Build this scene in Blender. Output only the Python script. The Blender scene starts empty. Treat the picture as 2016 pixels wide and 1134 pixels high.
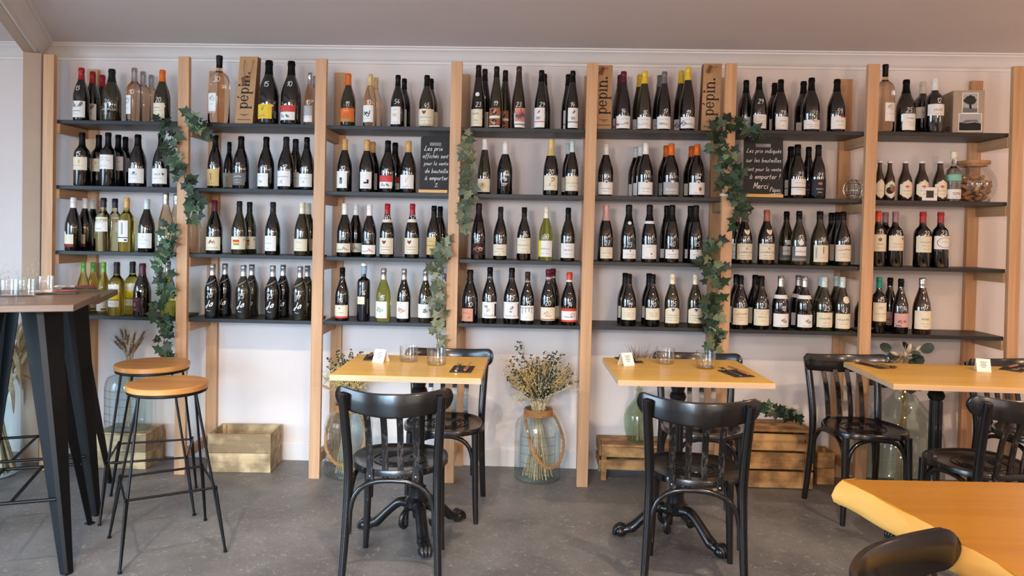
import bpy, bmesh, math, random
from mathutils import Vector, Matrix
random.seed(7)
SC = bpy.context.scene
COL = SC.collection

# ------------------------------------------------------------------ camera
F, CX, CY = 1477.2, 994.2, 487.9            # focal length and principal point in pixels of the 2016x1134 frame
CAM = Vector((2.7989, -4.224, 1.4315))
YAW, PITCH, ROLL = -.0331, -.0208, .0198
_f = Vector((math.sin(YAW)*math.cos(PITCH), math.cos(YAW)*math.cos(PITCH), math.sin(PITCH)))
_r = Vector((math.cos(YAW), -math.sin(YAW), 0)); _u = _r.cross(_f)
RGT = _r*math.cos(ROLL) + _u*math.sin(ROLL); UPV = _u*math.cos(ROLL) - _r*math.sin(ROLL); FWD = _f
cd = bpy.data.cameras.new('camera'); cam = bpy.data.objects.new('camera', cd); COL.objects.link(cam)
cd.sensor_fit = 'HORIZONTAL'; cd.sensor_width = 36; cd.lens = F/2016*36
cd.shift_x = (1008-CX)/2016; cd.shift_y = (CY-567)/2016; cd.clip_start = .05
M = Matrix((RGT, UPV, -FWD)).transposed().to_4x4(); M.translation = CAM; cam.matrix_world = M
SC.camera = cam
# ------------------------------------------------------------------ world, light, exposure
w = bpy.data.worlds.new('world'); SC.world = w; w.use_nodes = True
w.node_tree.nodes['Background'].inputs[0].default_value = (.75, .87, 1, 1)
w.node_tree.nodes['Background'].inputs[1].default_value = .6
def area(name, loc, target, sx, sy, power, col, spread=180):
    l = bpy.data.lights.new(name, 'AREA'); l.shape = 'RECTANGLE'; l.size = sx; l.size_y = sy; l.energy = power; l.color = col; l.spread = math.radians(spread)
    o = bpy.data.objects.new(name, l); COL.objects.link(o); o.location = loc
    o.rotation_euler = (Vector(target)-Vector(loc)).to_track_quat('-Z', 'Y').to_euler(); return o
# area lights added at assumed, unseen front and side windows to imitate daylight
area('daylight_front', (.9, -6.82, 1.35), (1.1, 0, -.75), 2.5, 2.1, 56, (.52, .77, 1), 56)
area('skylight_front', (.9, -6.81, 1.35), (.9, 0, 1.35), 2.5, 2.1, 16, (.60, .80, 1))  # wide weak fill added for bottle highlights and soft light
area('skylight_side', (-2.01, -3.1, 1.2), (3, -3.1, 1.2), 3.2, 2.1, 40, (.64, .83, 1))  # the same added wide fill, from the side
area('daylight_front_2', (5.0, -6.82, 1.35), (5.0, 0, 1.35), 2.2, 2.1, 12, (1, .93, .84), 120)
area('daylight_side', (-2.02, -3.1, 1.2), (1.2, -1.7, .35), 3.2, 2.1, 66, (.55, .78, 1), 100)
SC.view_settings.view_transform = 'Standard'; SC.view_settings.look = 'None'
SC.view_settings.exposure = .20; SC.view_settings.gamma = 1; SC.view_settings.use_curve_mapping = False

SC.cycles.transparent_max_bounces = 24
# ------------------------------------------------------------------ pixel helpers
def ray(x, y): return RGT*((x-CX)/F) - UPV*((y-CY)/F) + FWD
def onz(x, y, z=0): d = ray(x, y); return CAM + d*((z-CAM.z)/d.z)
def ony(x, y, Y=0): d = ray(x, y); return CAM + d*((Y-CAM.y)/d.y)

# ------------------------------------------------------------------ materials
MATS = {}
def nmat(name):
    m = bpy.data.materials.new(name); m.use_nodes = True
    return m, m.node_tree.nodes, m.node_tree.links, m.node_tree.nodes['Principled BSDF']
def lin(c): return tuple((v/12.92 if v <= .04045 else ((v+.055)/1.055)**2.4) for v in c)
def mat(name, rgb, rough=.5, metal=0, var=.08, scale=30, spec=.5, coat=0, bump=0, trans=0, ior=1.45, stretch=(1, 1, 1), emit=0, srgb=True):
    """plain procedural surface: a colour with noise variation"""
    if name in MATS: return MATS[name]
    m, N, Lk, B = nmat(name); c = lin(rgb) if srgb else rgb
    tc = N.new('ShaderNodeTexCoord'); mp = N.new('ShaderNodeMapping'); mp.inputs['Scale'].default_value = stretch
    nz = N.new('ShaderNodeTexNoise'); nz.inputs['Scale'].default_value = scale; nz.inputs['Detail'].default_value = 4
    Lk.new(tc.outputs['Object'], mp.inputs['Vector']); Lk.new(mp.outputs['Vector'], nz.inputs['Vector'])
    rp = N.new('ShaderNodeValToRGB'); rp.color_ramp.elements[0].position = .3; rp.color_ramp.elements[1].position = .7
    rp.color_ramp.elements[0].color = (*[v*(1-var) for v in c], 1); rp.color_ramp.elements[1].color = (*[min(1, v*(1+var)) for v in c], 1)
    Lk.new(nz.outputs['Fac'], rp.inputs['Fac']); Lk.new(rp.outputs['Color'], B.inputs['Base Color'])
    B.inputs['Roughness'].default_value = rough; B.inputs['Metallic'].default_value = metal; B.inputs['Specular IOR Level'].default_value = spec
    B.inputs['Coat Weight'].default_value = coat; B.inputs['Coat Roughness'].default_value = .04
    B.inputs['Transmission Weight'].default_value = trans; B.inputs['IOR'].default_value = ior
    if bump:
        b = N.new('ShaderNodeBump'); b.inputs['Strength'].default_value = bump; b.inputs['Distance'].default_value = .004
        Lk.new(nz.outputs['Fac'], b.inputs['Height']); Lk.new(b.outputs['Normal'], B.inputs['Normal'])
    if emit:
        B.inputs['Emission Color'].default_value = (*c, 1); B.inputs['Emission Strength'].default_value = emit
    MATS[name] = m; return m
def wood(name, a, b, axis='z', rough=.5, scale=1., bump=.15, coat=0, knots=0):
    if name in MATS: return MATS[name]
    m, N, Lk, B = nmat(name)
    tc = N.new('ShaderNodeTexCoord'); mp = N.new('ShaderNodeMapping')
    s = {'x': (1.2, 26, 26), 'y': (26, 1.2, 26), 'z': (26, 26, 1.2)}[axis]
    mp.inputs['Scale'].default_value = tuple(v*scale for v in s)
    oi = N.new('ShaderNodeObjectInfo'); ad = N.new('ShaderNodeVectorMath'); ad.operation = 'ADD'
    mu = N.new('ShaderNodeMath'); mu.operation = 'MULTIPLY'; mu.inputs[1].default_value = 37.
    Lk.new(oi.outputs['Random'], mu.inputs[0]); Lk.new(tc.outputs['Object'], ad.inputs[0]); Lk.new(mu.outputs[0], ad.inputs[1])
    Lk.new(ad.outputs[0], mp.inputs['Vector'])
    nz = N.new('ShaderNodeTexNoise'); nz.inputs['Scale'].default_value = 1.6; nz.inputs['Detail'].default_value = 6; nz.inputs['Distortion'].default_value = .6
    Lk.new(mp.outputs['Vector'], nz.inputs['Vector'])
    rp = N.new('ShaderNodeValToRGB'); e = rp.color_ramp.elements
    e[0].position = .32; e[0].color = (*lin(a), 1); e[1].position = .68; e[1].color = (*lin(b), 1)
    Lk.new(nz.outputs['Fac'], rp.inputs['Fac']); out = rp.outputs['Color']
    if knots:
        n2 = N.new('ShaderNodeTexNoise'); n2.inputs['Scale'].default_value = knots; n2.inputs['Detail'].default_value = 3
        Lk.new(ad.outputs[0], n2.inputs['Vector'])
        r2 = N.new('ShaderNodeValToRGB'); r2.color_ramp.elements[0].position = .42; r2.color_ramp.elements[0].color = (*lin((.50, .45, .38)), 1)
        r2.color_ramp.elements[1].position = .62; r2.color_ramp.elements[1].color = (1, 1, 1, 1)
        Lk.new(n2.outputs['Fac'], r2.inputs['Fac'])
        mx = N.new('ShaderNodeMix'); mx.data_type = 'RGBA'; mx.blend_type = 'MULTIPLY'; mx.inputs[0].default_value = .7
        Lk.new(out, mx.inputs[6]); Lk.new(r2.outputs['Color'], mx.inputs[7]); out = mx.outputs[2]
    Lk.new(out, B.inputs['Base Color']); B.inputs['Roughness'].default_value = rough; B.inputs['Coat Weight'].default_value = coat
    B.inputs['Coat Roughness'].default_value = .15
    bp = N.new('ShaderNodeBump'); bp.inputs['Strength'].default_value = bump; bp.inputs['Distance'].default_value = .002
    Lk.new(nz.outputs['Fac'], bp.inputs['Height']); Lk.new(bp.outputs['Normal'], B.inputs['Normal'])
    MATS[name] = m; return m
def floor_mat():
    m, N, Lk, B = nmat('floor_concrete')
    tc = N.new('ShaderNodeTexCoord')
    n1 = N.new('ShaderNodeTexNoise'); n1.inputs['Scale'].default_value = 2.2; n1.inputs['Detail'].default_value = 8; n1.inputs['Roughness'].default_value = .65
    n2 = N.new('ShaderNodeTexNoise'); n2.inputs['Scale'].default_value = 38; n2.inputs['Detail'].default_value = 9; n2.inputs['Distortion'].default_value = 1.5
    vo = N.new('ShaderNodeTexVoronoi'); vo.inputs['Scale'].default_value = 34
    for n in (n1, n2, vo): Lk.new(tc.outputs['Object'], n.inputs['Vector'])
    r1 = N.new('ShaderNodeValToRGB'); r1.color_ramp.elements[0].position = .3; r1.color_ramp.elements[0].color = (*lin((.34, .33, .33)), 1)
    r1.color_ramp.elements[1].position = .72; r1.color_ramp.elements[1].color = (*lin((.53, .52, .515)), 1)
    Lk.new(n1.outputs['Fac'], r1.inputs['Fac'])
    r2 = N.new('ShaderNodeValToRGB'); r2.color_ramp.elements[0].position = .58; r2.color_ramp.elements[0].color = (0, 0, 0, 1)
    r2.color_ramp.elements[1].position = .76; r2.color_ramp.elements[1].color = (1, 1, 1, 1); Lk.new(n2.outputs['Fac'], r2.inputs['Fac'])
    mx = N.new('ShaderNodeMix'); mx.data_type = 'RGBA'; mx.inputs[7].default_value = (*lin((.68, .67, .67)), 1)
    sc_ = N.new('ShaderNodeMath'); sc_.operation = 'MULTIPLY'; sc_.inputs[1].default_value = .8
    Lk.new(r2.outputs['Color'], sc_.inputs[0]); Lk.new(sc_.outputs[0], mx.inputs[0]); Lk.new(r1.outputs['Color'], mx.inputs[6])
    r3 = N.new('ShaderNodeValToRGB'); r3.color_ramp.elements[0].position = .035; r3.color_ramp.elements[0].color = (1, 1, 1, 1)
    r3.color_ramp.elements[1].position = .07; r3.color_ramp.elements[1].color = (0, 0, 0, 1); Lk.new(vo.outputs['Distance'], r3.inputs['Fac'])
    m2 = N.new('ShaderNodeMix'); m2.data_type = 'RGBA'; m2.inputs[7].default_value = (*lin((.8, .79, .78)), 1)
    s3 = N.new('ShaderNodeMath'); s3.operation = 'MULTIPLY'; s3.inputs[1].default_value = .9
    Lk.new(r3.outputs['Color'], s3.inputs[0]); Lk.new(s3.outputs[0], m2.inputs[0]); Lk.new(mx.outputs[2], m2.inputs[6])
    Lk.new(m2.outputs[2], B.inputs['Base Color'])
    rr = N.new('ShaderNodeMapRange'); rr.inputs[3].default_value = .33; rr.inputs[4].default_value = .6
    Lk.new(n1.outputs['Fac'], rr.inputs[0]); Lk.new(rr.outputs[0], B.inputs['Roughness'])
    bp = N.new('ShaderNodeBump'); bp.inputs['Strength'].default_value = .25; bp.inputs['Distance'].default_value = .004
    Lk.new(n2.outputs['Fac'], bp.inputs['Height']); Lk.new(bp.outputs['Normal'], B.inputs['Normal'])
    return m
def black_wood():
    """black lacquered bentwood, lacquer rubbed away in streaks"""
    m, N, Lk, B = nmat('black_lacquer')
    tc = N.new('ShaderNodeTexCoord'); mp = N.new('ShaderNodeMapping'); mp.inputs['Scale'].default_value = (30, 30, 7)
    nz = N.new('ShaderNodeTexNoise'); nz.inputs['Scale'].default_value = 2.2; nz.inputs['Detail'].default_value = 8; nz.inputs['Roughness'].default_value = .7
    Lk.new(tc.outputs['Object'], mp.inputs['Vector']); Lk.new(mp.outputs['Vector'], nz.inputs['Vector'])
    ge = N.new('ShaderNodeNewGeometry'); rp = N.new('ShaderNodeValToRGB')
    rp.color_ramp.elements[0].position = .70; rp.color_ramp.elements[0].color = (*lin((.075, .072, .075)), 1)
    rp.color_ramp.elements[1].position = .88; rp.color_ramp.elements[1].color = (*lin((.38, .34, .31)), 1)
    ad = N.new('ShaderNodeMath'); ad.operation = 'ADD'; sb = N.new('ShaderNodeMath'); sb.operation = 'MULTIPLY_ADD'
    sb.inputs[1].default_value = 1.6; sb.inputs[2].default_value = -.8
    Lk.new(ge.outputs['Pointiness'], sb.inputs[0]); Lk.new(nz.outputs['Fac'], ad.inputs[0]); Lk.new(sb.outputs[0], ad.inputs[1])
    Lk.new(ad.outputs[0], rp.inputs['Fac']); Lk.new(rp.outputs['Color'], B.inputs['Base Color'])
    B.inputs['Roughness'].default_value = .24; B.inputs['Coat Weight'].default_value = .4; B.inputs['Coat Roughness'].default_value = .12
    return m
def glassm(name, rgb, rough=.0, ior=1.45, w=1.0):
    if name in MATS: return MATS[name]
    m, N, Lk, B = nmat(name)
    nz = N.new('ShaderNodeTexNoise'); nz.inputs['Scale'].default_value = 6
    rp = N.new('ShaderNodeValToRGB'); rp.color_ramp.elements[0].color = (*[v*.96 for v in rgb], 1); rp.color_ramp.elements[1].color = (*rgb, 1)
    tc = N.new('ShaderNodeTexCoord'); Lk.new(tc.outputs['Object'], nz.inputs['Vector'])
    Lk.new(nz.outputs['Fac'], rp.inputs['Fac']); Lk.new(rp.outputs['Color'], B.inputs['Base Color'])
    B.inputs['Transmission Weight'].default_value = w; B.inputs['Roughness'].default_value = rough; B.inputs['IOR'].default_value = ior
    MATS[name] = m; return m

def thin_glass(name, tint, refl=1.0):
    # clear thin-walled glass: light passes straight through, sheen by Fresnel
    m, N, Lk, B = nmat(name); N.remove(B)
    nz = N.new('ShaderNodeTexNoise'); nz.inputs['Scale'].default_value = 9; tc = N.new('ShaderNodeTexCoord'); Lk.new(tc.outputs['Object'], nz.inputs['Vector'])
    rp = N.new('ShaderNodeValToRGB'); rp.color_ramp.elements[0].color = (*[v*.985 for v in tint], 1); rp.color_ramp.elements[1].color = (*tint, 1); Lk.new(nz.outputs['Fac'], rp.inputs['Fac'])
    t = N.new('ShaderNodeBsdfTransparent'); g = N.new('ShaderNodeBsdfGlossy'); g.inputs['Roughness'].default_value = .03
    lw = N.new('ShaderNodeLayerWeight'); lw.inputs['Blend'].default_value = .5; pw_ = N.new('ShaderNodeMath'); pw_.operation = 'POWER'; pw_.inputs[1].default_value = 4.0; fr = pw_
    Lk.new(lw.outputs['Facing'], pw_.inputs[0]); mu = N.new('ShaderNodeMath'); mu.operation = 'MULTIPLY_ADD'; mu.inputs[1].default_value = .55*refl; mu.inputs[2].default_value = .045*refl
    mx = N.new('ShaderNodeMixShader'); Lk.new(rp.outputs['Color'], t.inputs['Color']); Lk.new(fr.outputs[0], mu.inputs[0]); Lk.new(mu.outputs[0], mx.inputs[0]); Lk.new(t.outputs[0], mx.inputs[1]); Lk.new(g.outputs[0], mx.inputs[2])
    Lk.new(mx.outputs[0], N['Material Output'].inputs['Surface']); MATS[name] = m; return m
WALL = mat('wall_paint', (.90, .865, .855), .75, var=.015, scale=3, bump=.03)
CEIL = mat('ceiling_paint', (.88, .84, .835), .8, var=.015, scale=2)
TAUPE = mat('taupe_paint', (.74, .64, .56), .7, var=.03, scale=6)  # beam and pilaster, browner and darker than the walls
TRIM = mat('trim_paint', (.90, .88, .87), .55, var=.01, scale=5)
OAK = wood('oak_post', (.73, .55, .39), (.81, .64, .48), 'z', .5, .8, .1)
OAKY = wood('oak_rail', (.68, .51, .36), (.76, .60, .44), 'y', .5, .8, .1)
SHELF = mat('shelf_charcoal', (.13, .13, .135), .45, var=.15, scale=8, bump=.05)
CHALK = mat('white_marker', (.95, .95, .94), .6, var=.03)
INK = mat('black_ink', (.08, .08, .09), .6, var=.1)
GREYINK = mat('grey_ink', (.45, .44, .44), .6, var=.1)
LACQ = black_wood()
IRON = mat('cast_iron', (.075, .078, .085), .32, metal=.0, var=.3, scale=25, coat=.35, bump=.12)
BSTEEL = mat('black_steel', (.04, .044, .052), .42, var=.2, scale=12, spec=.35)
STEEL = mat('cutlery_steel', (.75, .74, .72), .18, metal=1, var=.04)
TOP = wood('table_top_oak', (.87, .67, .30), (.93, .74, .36), 'x', .38, .5, .04, coat=.15)
TOPEDGE = wood('table_edge', (.80, .66, .53), (.86, .73, .60), 'x', .5, .5, .04)
STOOLW = wood('stool_seat', (.70, .47, .24), (.80, .57, .31), 'x', .35, .35, .06, coat=.2)
LIVE = wood('live_edge_top', (.82, .55, .03), (.90, .64, .06), 'x', .3, .3, .05, coat=.3)
LIVEB = wood('live_edge_bark', (.98, .72, .34), (1, .82, .46), 'y', .45, .4, .3)
BARTOP = wood('bar_table_top', (.42, .31, .23), (.56, .43, .33), 'x', .4, .6, .1, coat=.1)
CRATE = wood('crate_pale', (.74, .62, .45), (.87, .78, .62), 'x', .7, .7, .4, knots=7)
CRATE2 = wood('crate_warm', (.70, .50, .29), (.82, .64, .41), 'x', .65, .7, .4, knots=9)
CLEAR = thin_glass('clear_glass', (.985, .99, .99), 1.7)
RIBG = thin_glass('rib_glass', (.93, .97, .97), 3.2)
JARGLASS = thin_glass('jar_glass', (.945, .975, .975))
GREENGLASS = thin_glass('green_glass', (.875, .93, .875))
PALEGREEN = thin_glass('demijohn_glass', (.925, .955, .935))
ROPE = mat('jute_rope', (.66, .48, .30), .85, var=.35, scale=160, bump=.8)
NAPK = mat('dark_placemat', (.23, .20, .185), .7, var=.12, scale=120, bump=.2)
KNIFEW = wood('knife_handle', (.55, .33, .22), (.68, .45, .31), 'x', .45, 1.5, .1)
ROSEW = wood('rosewood_handle', (.50, .25, .18), (.62, .34, .26), 'x', .4, 1.5, .1)
CARD = mat('white_card', (.93, .92, .89), .55, var=.02)
KRAFT = mat('kraft_paper', (.70, .54, .38), .75, var=.08, scale=60, bump=.1)
DRY = mat('dried_straw', (.72, .62, .44), .8, var=.25, scale=40)
DRYD = mat('dried_stalk', (.50, .40, .29), .8, var=.3, scale=40)
PALE = mat('dried_pale', (.83, .77, .64), .8, var=.2, scale=30)
EUC = mat('eucalyptus', (.24, .29, .25), .6, var=.3, scale=30)
YFL = mat('cream_blossom', (.83, .73, .46), .8, var=.2, scale=60)
CORKM = mat('cork', (.72, .54, .37), .8, var=.25, scale=90, bump=.3)
LEAFS = [mat('ivy_leaf_%d' % i, c, .5, var=.4, scale=22) for i, c in enumerate([(.115, .185, .125), (.165, .25, .165), (.24, .33, .23), (.44, .50, .36)])]
LEAFD = [mat('ivy_pale_%d' % i, c, .55, var=.35, scale=22) for i, c in enumerate([(.30, .34, .26), (.42, .44, .33), (.52, .52, .40)])]

# ------------------------------------------------------------------ mesh builder
class MB:
    def __init__(s): s.v = []; s.f = []; s.m = []; s.mats = []
    def mi(s, mt):
        if mt not in s.mats: s.mats.append(mt)
        return s.mats.index(mt)
    def add(s, vs, fs, mt=None):
        o = len(s.v); s.v += [tuple(v) for v in vs]; k = s.mi(mt) if mt else 0
        for f in fs: s.f.append(tuple(i+o for i in f)); s.m.append(k)
    def box(s, c, d, rz=0, rx=0, ry=0, mt=None):
        x, y, z = d[0]/2, d[1]/2, d[2]/2
        R = Matrix.Rotation(rz, 3, 'Z') @ Matrix.Rotation(ry, 3, 'Y') @ Matrix.Rotation(rx, 3, 'X')
        vs = [R @ Vector(p) + Vector(c) for p in [(-x, -y, -z), (x, -y, -z), (x, y, -z), (-x, y, -z), (-x, -y, z), (x, -y, z), (x, y, z), (-x, y, z)]]
        s.add(vs, [(0, 3, 2, 1), (4, 5, 6, 7), (0, 1, 5, 4), (1, 2, 6, 5), (2, 3, 7, 6), (3, 0, 4, 7)], mt); return s
    def prism(s, poly, z0, z1, mt=None):
        n = len(poly)
        vs = [(x, y, z0) for x, y in poly] + [(x, y, z1) for x, y in poly]
        s.add(vs, [tuple(range(n-1, -1, -1)), tuple(range(n, 2*n))] + [(i, (i+1) % n, n+(i+1) % n, n+i) for i in range(n)], mt); return s
    def lathe(s, prof, seg=24, c=(0, 0, 0), mt=None, sx=1, sy=1):
        vs = []; fs = []; rings = []
        for r, z in prof:
            if r < 1e-6: rings.append([len(vs)]); vs.append((c[0], c[1], c[2]+z))
            else:
                rings.append(list(range(len(vs), len(vs)+seg)))
                vs += [(c[0]+r*sx*math.cos(2*math.pi*k/seg), c[1]+r*sy*math.sin(2*math.pi*k/seg), c[2]+z) for k in range(seg)]
        for a, b in zip(rings, rings[1:]):
            for k in range(seg):
                k2 = (k+1) % seg
                if len(a) == 1 and len(b) == 1: continue
                if len(a) == 1: fs.append((a[0], b[k2], b[k])[::-1])
                elif len(b) == 1: fs.append((a[k], a[k2], b[0]))
                else: fs.append((a[k], a[k2], b[k2], b[k]))
        s.add(vs, fs, mt); return s
    def tube(s, pts, rad, seg=8, mt=None, closed=False, flat=None):
        pts = [Vector(p) for p in pts]; n = len(pts)
        if not isinstance(rad, (list, tuple)): rad = [rad]*n
        vs = []; fs = []; nrm = None
        for i, p in enumerate(pts):
            if closed: t = pts[(i+1) % n]-pts[i-1]
            else: t = pts[min(i+1, n-1)]-pts[max(i-1, 0)]
            if t.length < 1e-9: t = Vector((0, 0, 1))
            t.normalize()
            if nrm is None:
                a = Vector((0, 0, 1)) if abs(t.z) < .9 else Vector((1, 0, 0)); nrm = t.cross(a).normalized()
            else:
                nrm = nrm-t*nrm.dot(t)
                nrm = nrm.normalized() if nrm.length > 1e-6 else t.orthogonal().normalized()
            b = t.cross(nrm)
            for k in range(seg):
                a = 2*math.pi*k/seg; vs.append(p+(nrm*math.cos(a)+b*math.sin(a)*(flat or 1))*rad[i])
        for i in range(n if closed else n-1):
            j = (i+1) % n
            for k in range(seg): fs.append((i*seg+k, i*seg+(k+1) % seg, j*seg+(k+1) % seg, j*seg+k))
        if not closed: fs += [tuple(range(seg-1, -1, -1)), tuple((n-1)*seg+k for k in range(seg))]
        s.add(vs, fs, mt); return s
    def sphere(s, c, r, seg=8, rings=5, mt=None, sz=1):
        return s.lathe([(r*math.sin(math.pi*i/rings), -r*sz*math.cos(math.pi*i/rings)) for i in range(rings+1)], seg, c, mt)
    def grid(s, P, mt=None):
        h, wd = len(P), len(P[0])
        s.add([p for row in P for p in row], [(i*wd+j, i*wd+j+1, (i+1)*wd+j+1, (i+1)*wd+j) for i in range(h-1) for j in range(wd-1)], mt); return s
    def build(s, name, mt=None, parent=None, bevel=0, smooth=0, loc=None):
        me = bpy.data.meshes.new(name); me.from_pydata(s.v, [], s.f)
        for q in (s.mats or [mt]): me.materials.append(q)
        if s.mats: me.polygons.foreach_set('material_index', s.m)
        if bevel:
            b = bmesh.new(); b.from_mesh(me)
            bmesh.ops.remove_doubles(b, verts=b.verts, dist=1e-5)
            ed = [e for e in b.edges if len(e.link_faces) == 2 and e.calc_face_angle(0) > .6]
            bmesh.ops.bevel(b, geom=ed, offset=bevel, segments=2, profile=.6, affect='EDGES', clamp_overlap=True); b.to_mesh(me); b.free()
        if smooth:
            me.polygons.foreach_set('use_smooth', [True]*len(me.polygons)); me.set_sharp_from_angle(angle=smooth)
        o = bpy.data.objects.new(name, me); COL.objects.link(o)
        if parent: o.parent = parent
        if loc: o.location = loc
        return o
def tag(o, label=None, cat=None, group=None, kind=None):
    if label: o['label'] = label
    if cat: o['category'] = cat
    if group: o['group'] = group
    if kind: o['kind'] = kind
    return o
def thing(name, loc, label, cat, group=None, rz=0):
    o = bpy.data.objects.new(name, None); COL.objects.link(o); o.location = loc; o.rotation_euler = (0, 0, rz); o.empty_display_size = .05
    return tag(o, label, cat, group)
def copy_tree(o, parent=None, kids=None):
    c = o.copy(); COL.objects.link(c); c.parent = parent
    for ch in o.children: copy_tree(ch, c)
    return c
def spline(P, sub=5, closed=False):
    P = [Vector(p) for p in P]; n = len(P); out = []
    for i in range(n if closed else n-1):
        g = (lambda k: P[k % n]) if closed else (lambda k: P[max(0, min(n-1, k))])
        a, b, c, d = g(i-1), g(i), g(i+1), g(i+2)
        for k in range(sub):
            t = k/sub; out.append(.5*((2*b)+(c-a)*t+(2*a-5*b+4*c-d)*t*t+(3*b-a-3*c+d)*t**3))
    if not closed: out.append(P[-1])
    return out

# ------------------------------------------------------------------ handwriting: strokes on a unit grid
G = {'0': '30 100 8 80 5 40 20 3 42 15 50 60 38 95 22 100', '1': '2 60 30 100 28 50 25 0', '2': '5 78 20 100 42 90 38 60 5 2 30 5 52 2',
 '3': '8 90 30 100 42 80 20 55 44 40 40 10 18 0 3 12', '4': '30 100 5 35 50 38|42 62 34 0', '5': '10 97 14 97 10 58 35 60 45 30 30 2 4 6|12 97 50 100',
 '6': '40 100 12 60 6 20 25 0 42 20 30 42 8 25', '7': '4 95 46 97 28 50 18 0|10 50 42 52', '8': '42 88 20 100 10 78 40 35 30 2 8 15 20 50 44 85',
 '9': '42 80 20 100 6 75 25 55 42 80 38 35 20 0', 'a': '42 45 20 50 5 25 15 2 35 10 42 45 40 8 50 2', 'b': '10 100 8 5 25 0 42 20 30 45 10 35',
 'c': '40 42 20 50 5 25 18 2 42 8', 'd': '42 42 20 50 5 25 15 2 38 12 44 100|44 60 42 10 50 2', 'e': '6 25 38 32 25 50 6 28 18 2 42 10',
 'f': '35 90 20 98 15 50 12 -30|0 50 32 52', 'h': '8 100 7 0|7 30 25 50 38 35 38 2', 'i': '8 50 8 5 16 2|9 70 10 75', 'l': '8 100 7 10 18 2',
 'm': '5 48 5 0|5 35 20 50 28 30 27 0|28 35 45 50 52 30 54 2', 'n': '5 48 5 0|5 35 22 50 35 35 36 2', 'o': '22 50 5 28 20 0 40 20 24 50',
 'p': '6 50 5 -40|6 38 25 50 40 28 22 2 6 12', 'q': '40 45 20 50 5 25 20 2 38 15 40 45 40 -40', 'r': '5 48 6 0|6 30 20 50 32 45',
 's': '32 45 15 50 8 36 30 18 22 0 4 5', 't': '15 80 13 8 28 2|0 52 32 54', 'u': '5 50 6 10 20 0 36 20 37 50|37 40 38 5 46 2', 'v': '4 50 18 2 36 50',
 'x': '4 50 36 2|36 50 4 2', 'L': '25 100 15 50 5 5 30 8 50 0', 'M': '5 0 12 95 30 30 52 98 56 0', 'P': '10 100 8 0|5 90 35 100 45 70 10 48',
 'J': '42 100 36 20 20 -30 0 -20 10 5 50 30', 'A': '5 0 30 60 50 55 22 45 5 15 20 0 42 20 50 60 48 5', 'Z': '0 90 60 100 10 10 90 20', '!': '8 100 7 30|7 5 8 0', '.': '6 4 8 0',
 'V': '0 100 22 0 46 100', 'R': '10 100 8 0|5 92 35 100 42 75 12 52 46 0', 'T': '0 98 60 100|30 98 28 0', 'C': '46 85 25 100 5 50 22 2 48 15', 'S': '42 88 20 100 8 78 40 30 25 0 4 10'}
ACC = {'é': ('e', '22 64 34 80'), 'à': ('a', '16 80 28 64')}
def strokes(txt, slant=.12):
    """list of 2D polylines, height of a digit = 1; returns (polylines, width)"""
    x = 0; out = []
    for ch in txt:
        if ch == ' ': x += .38; continue
        ex = None
        if ch in ACC: ch, ex = ACC[ch]
        g = G.get(ch, G['o']); mx = 0
        for st in g.split('|')+([ex] if ex else []):
            q = [float(t)/100 for t in st.split()]; p = [(q[i], q[i+1]) for i in range(0, len(q), 2)]; mx = max(mx, max(a for a, b in p))
            pl = [(v.x, v.y) for v in spline([(a, b, 0) for a, b in p], 4)] if len(p) > 2 else p
            out.append([(x+a+b*slant, b) for a, b in pl])
        x += mx+.10
    return out, x-.1
def ribbon(mb, polys, wd, fmap, mt=None):
    for pl in polys:
        n = len(pl)
        if n < 2: continue
        L_ = []; R_ = []
        for i in range(n):
            ax, ay = pl[max(i-1, 0)]; bx, by = pl[min(i+1, n-1)]
            dx, dy = bx-ax, by-ay; l = math.hypot(dx, dy) or 1
            px, py = -dy/l*wd/2, dx/l*wd/2
            L_.append(fmap(pl[i][0]+px, pl[i][1]+py)); R_.append(fmap(pl[i][0]-px, pl[i][1]-py))
        mb.add(L_+R_, [(i, n+i, n+i+1, i+1) for i in range(n-1)], mt)
# printed lettering from Blender's own font
TXT = {}
def printed(txt, bold=0):
    k = (txt, bold)
    if k not in TXT:
        c = bpy.data.curves.new('t', 'FONT'); c.body = txt; c.size = 1; c.resolution_u = 2; c.offset = bold; c.fill_mode = 'FRONT'
        o = bpy.data.objects.new('t', c); COL.objects.link(o); dg = bpy.context.evaluated_depsgraph_get(); dg.update()
        me = o.evaluated_get(dg).to_mesh()
        vs = [(v.co.x, v.co.y) for v in me.vertices]; fs = [tuple(p.vertices) for p in me.polygons]
        o.evaluated_get(dg).to_mesh_clear(); bpy.data.objects.remove(o); bpy.data.curves.remove(c)
        TXT[k] = (vs, fs, max([a for a, b in vs] or [1]))
    return TXT[k]

# ================================================================== SETTING
WY = .345; CZ = 2.532
tag(MB().box((2.8, -3.35, -.05), (10.6, 7.6, .1)).build('floor', floor_mat()), kind='structure')
tag(MB().box((2.8, WY+.06, 1.35), (10.6, .12, 2.9)).build('wall_back', WALL), kind='structure')
tag(MB().box((2.8, -3.35, CZ+.05), (10.6, 7.6, .1)).build('ceiling', CEIL), kind='structure')
tag(MB().box((7.9, -3.3, 1.3), (.12, 7.3, 2.6)).build('wall_right', WALL), kind='structure')
def wall_holes(name, a0, a1, holes, place):
    """wall along a line with rectangular window openings; place(a0,a1,z0,z1) -> box"""
    mb = MB(); x = a0
    for h0, h1, z0, z1 in holes:
        place(mb, x, h0, 0, 2.6); place(mb, h0, h1, 0, z0); place(mb, h0, h1, z1, 2.6); x = h1
    place(mb, x, a1, 0, 2.6); return tag(mb.build(name, WALL), kind='structure')
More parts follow.
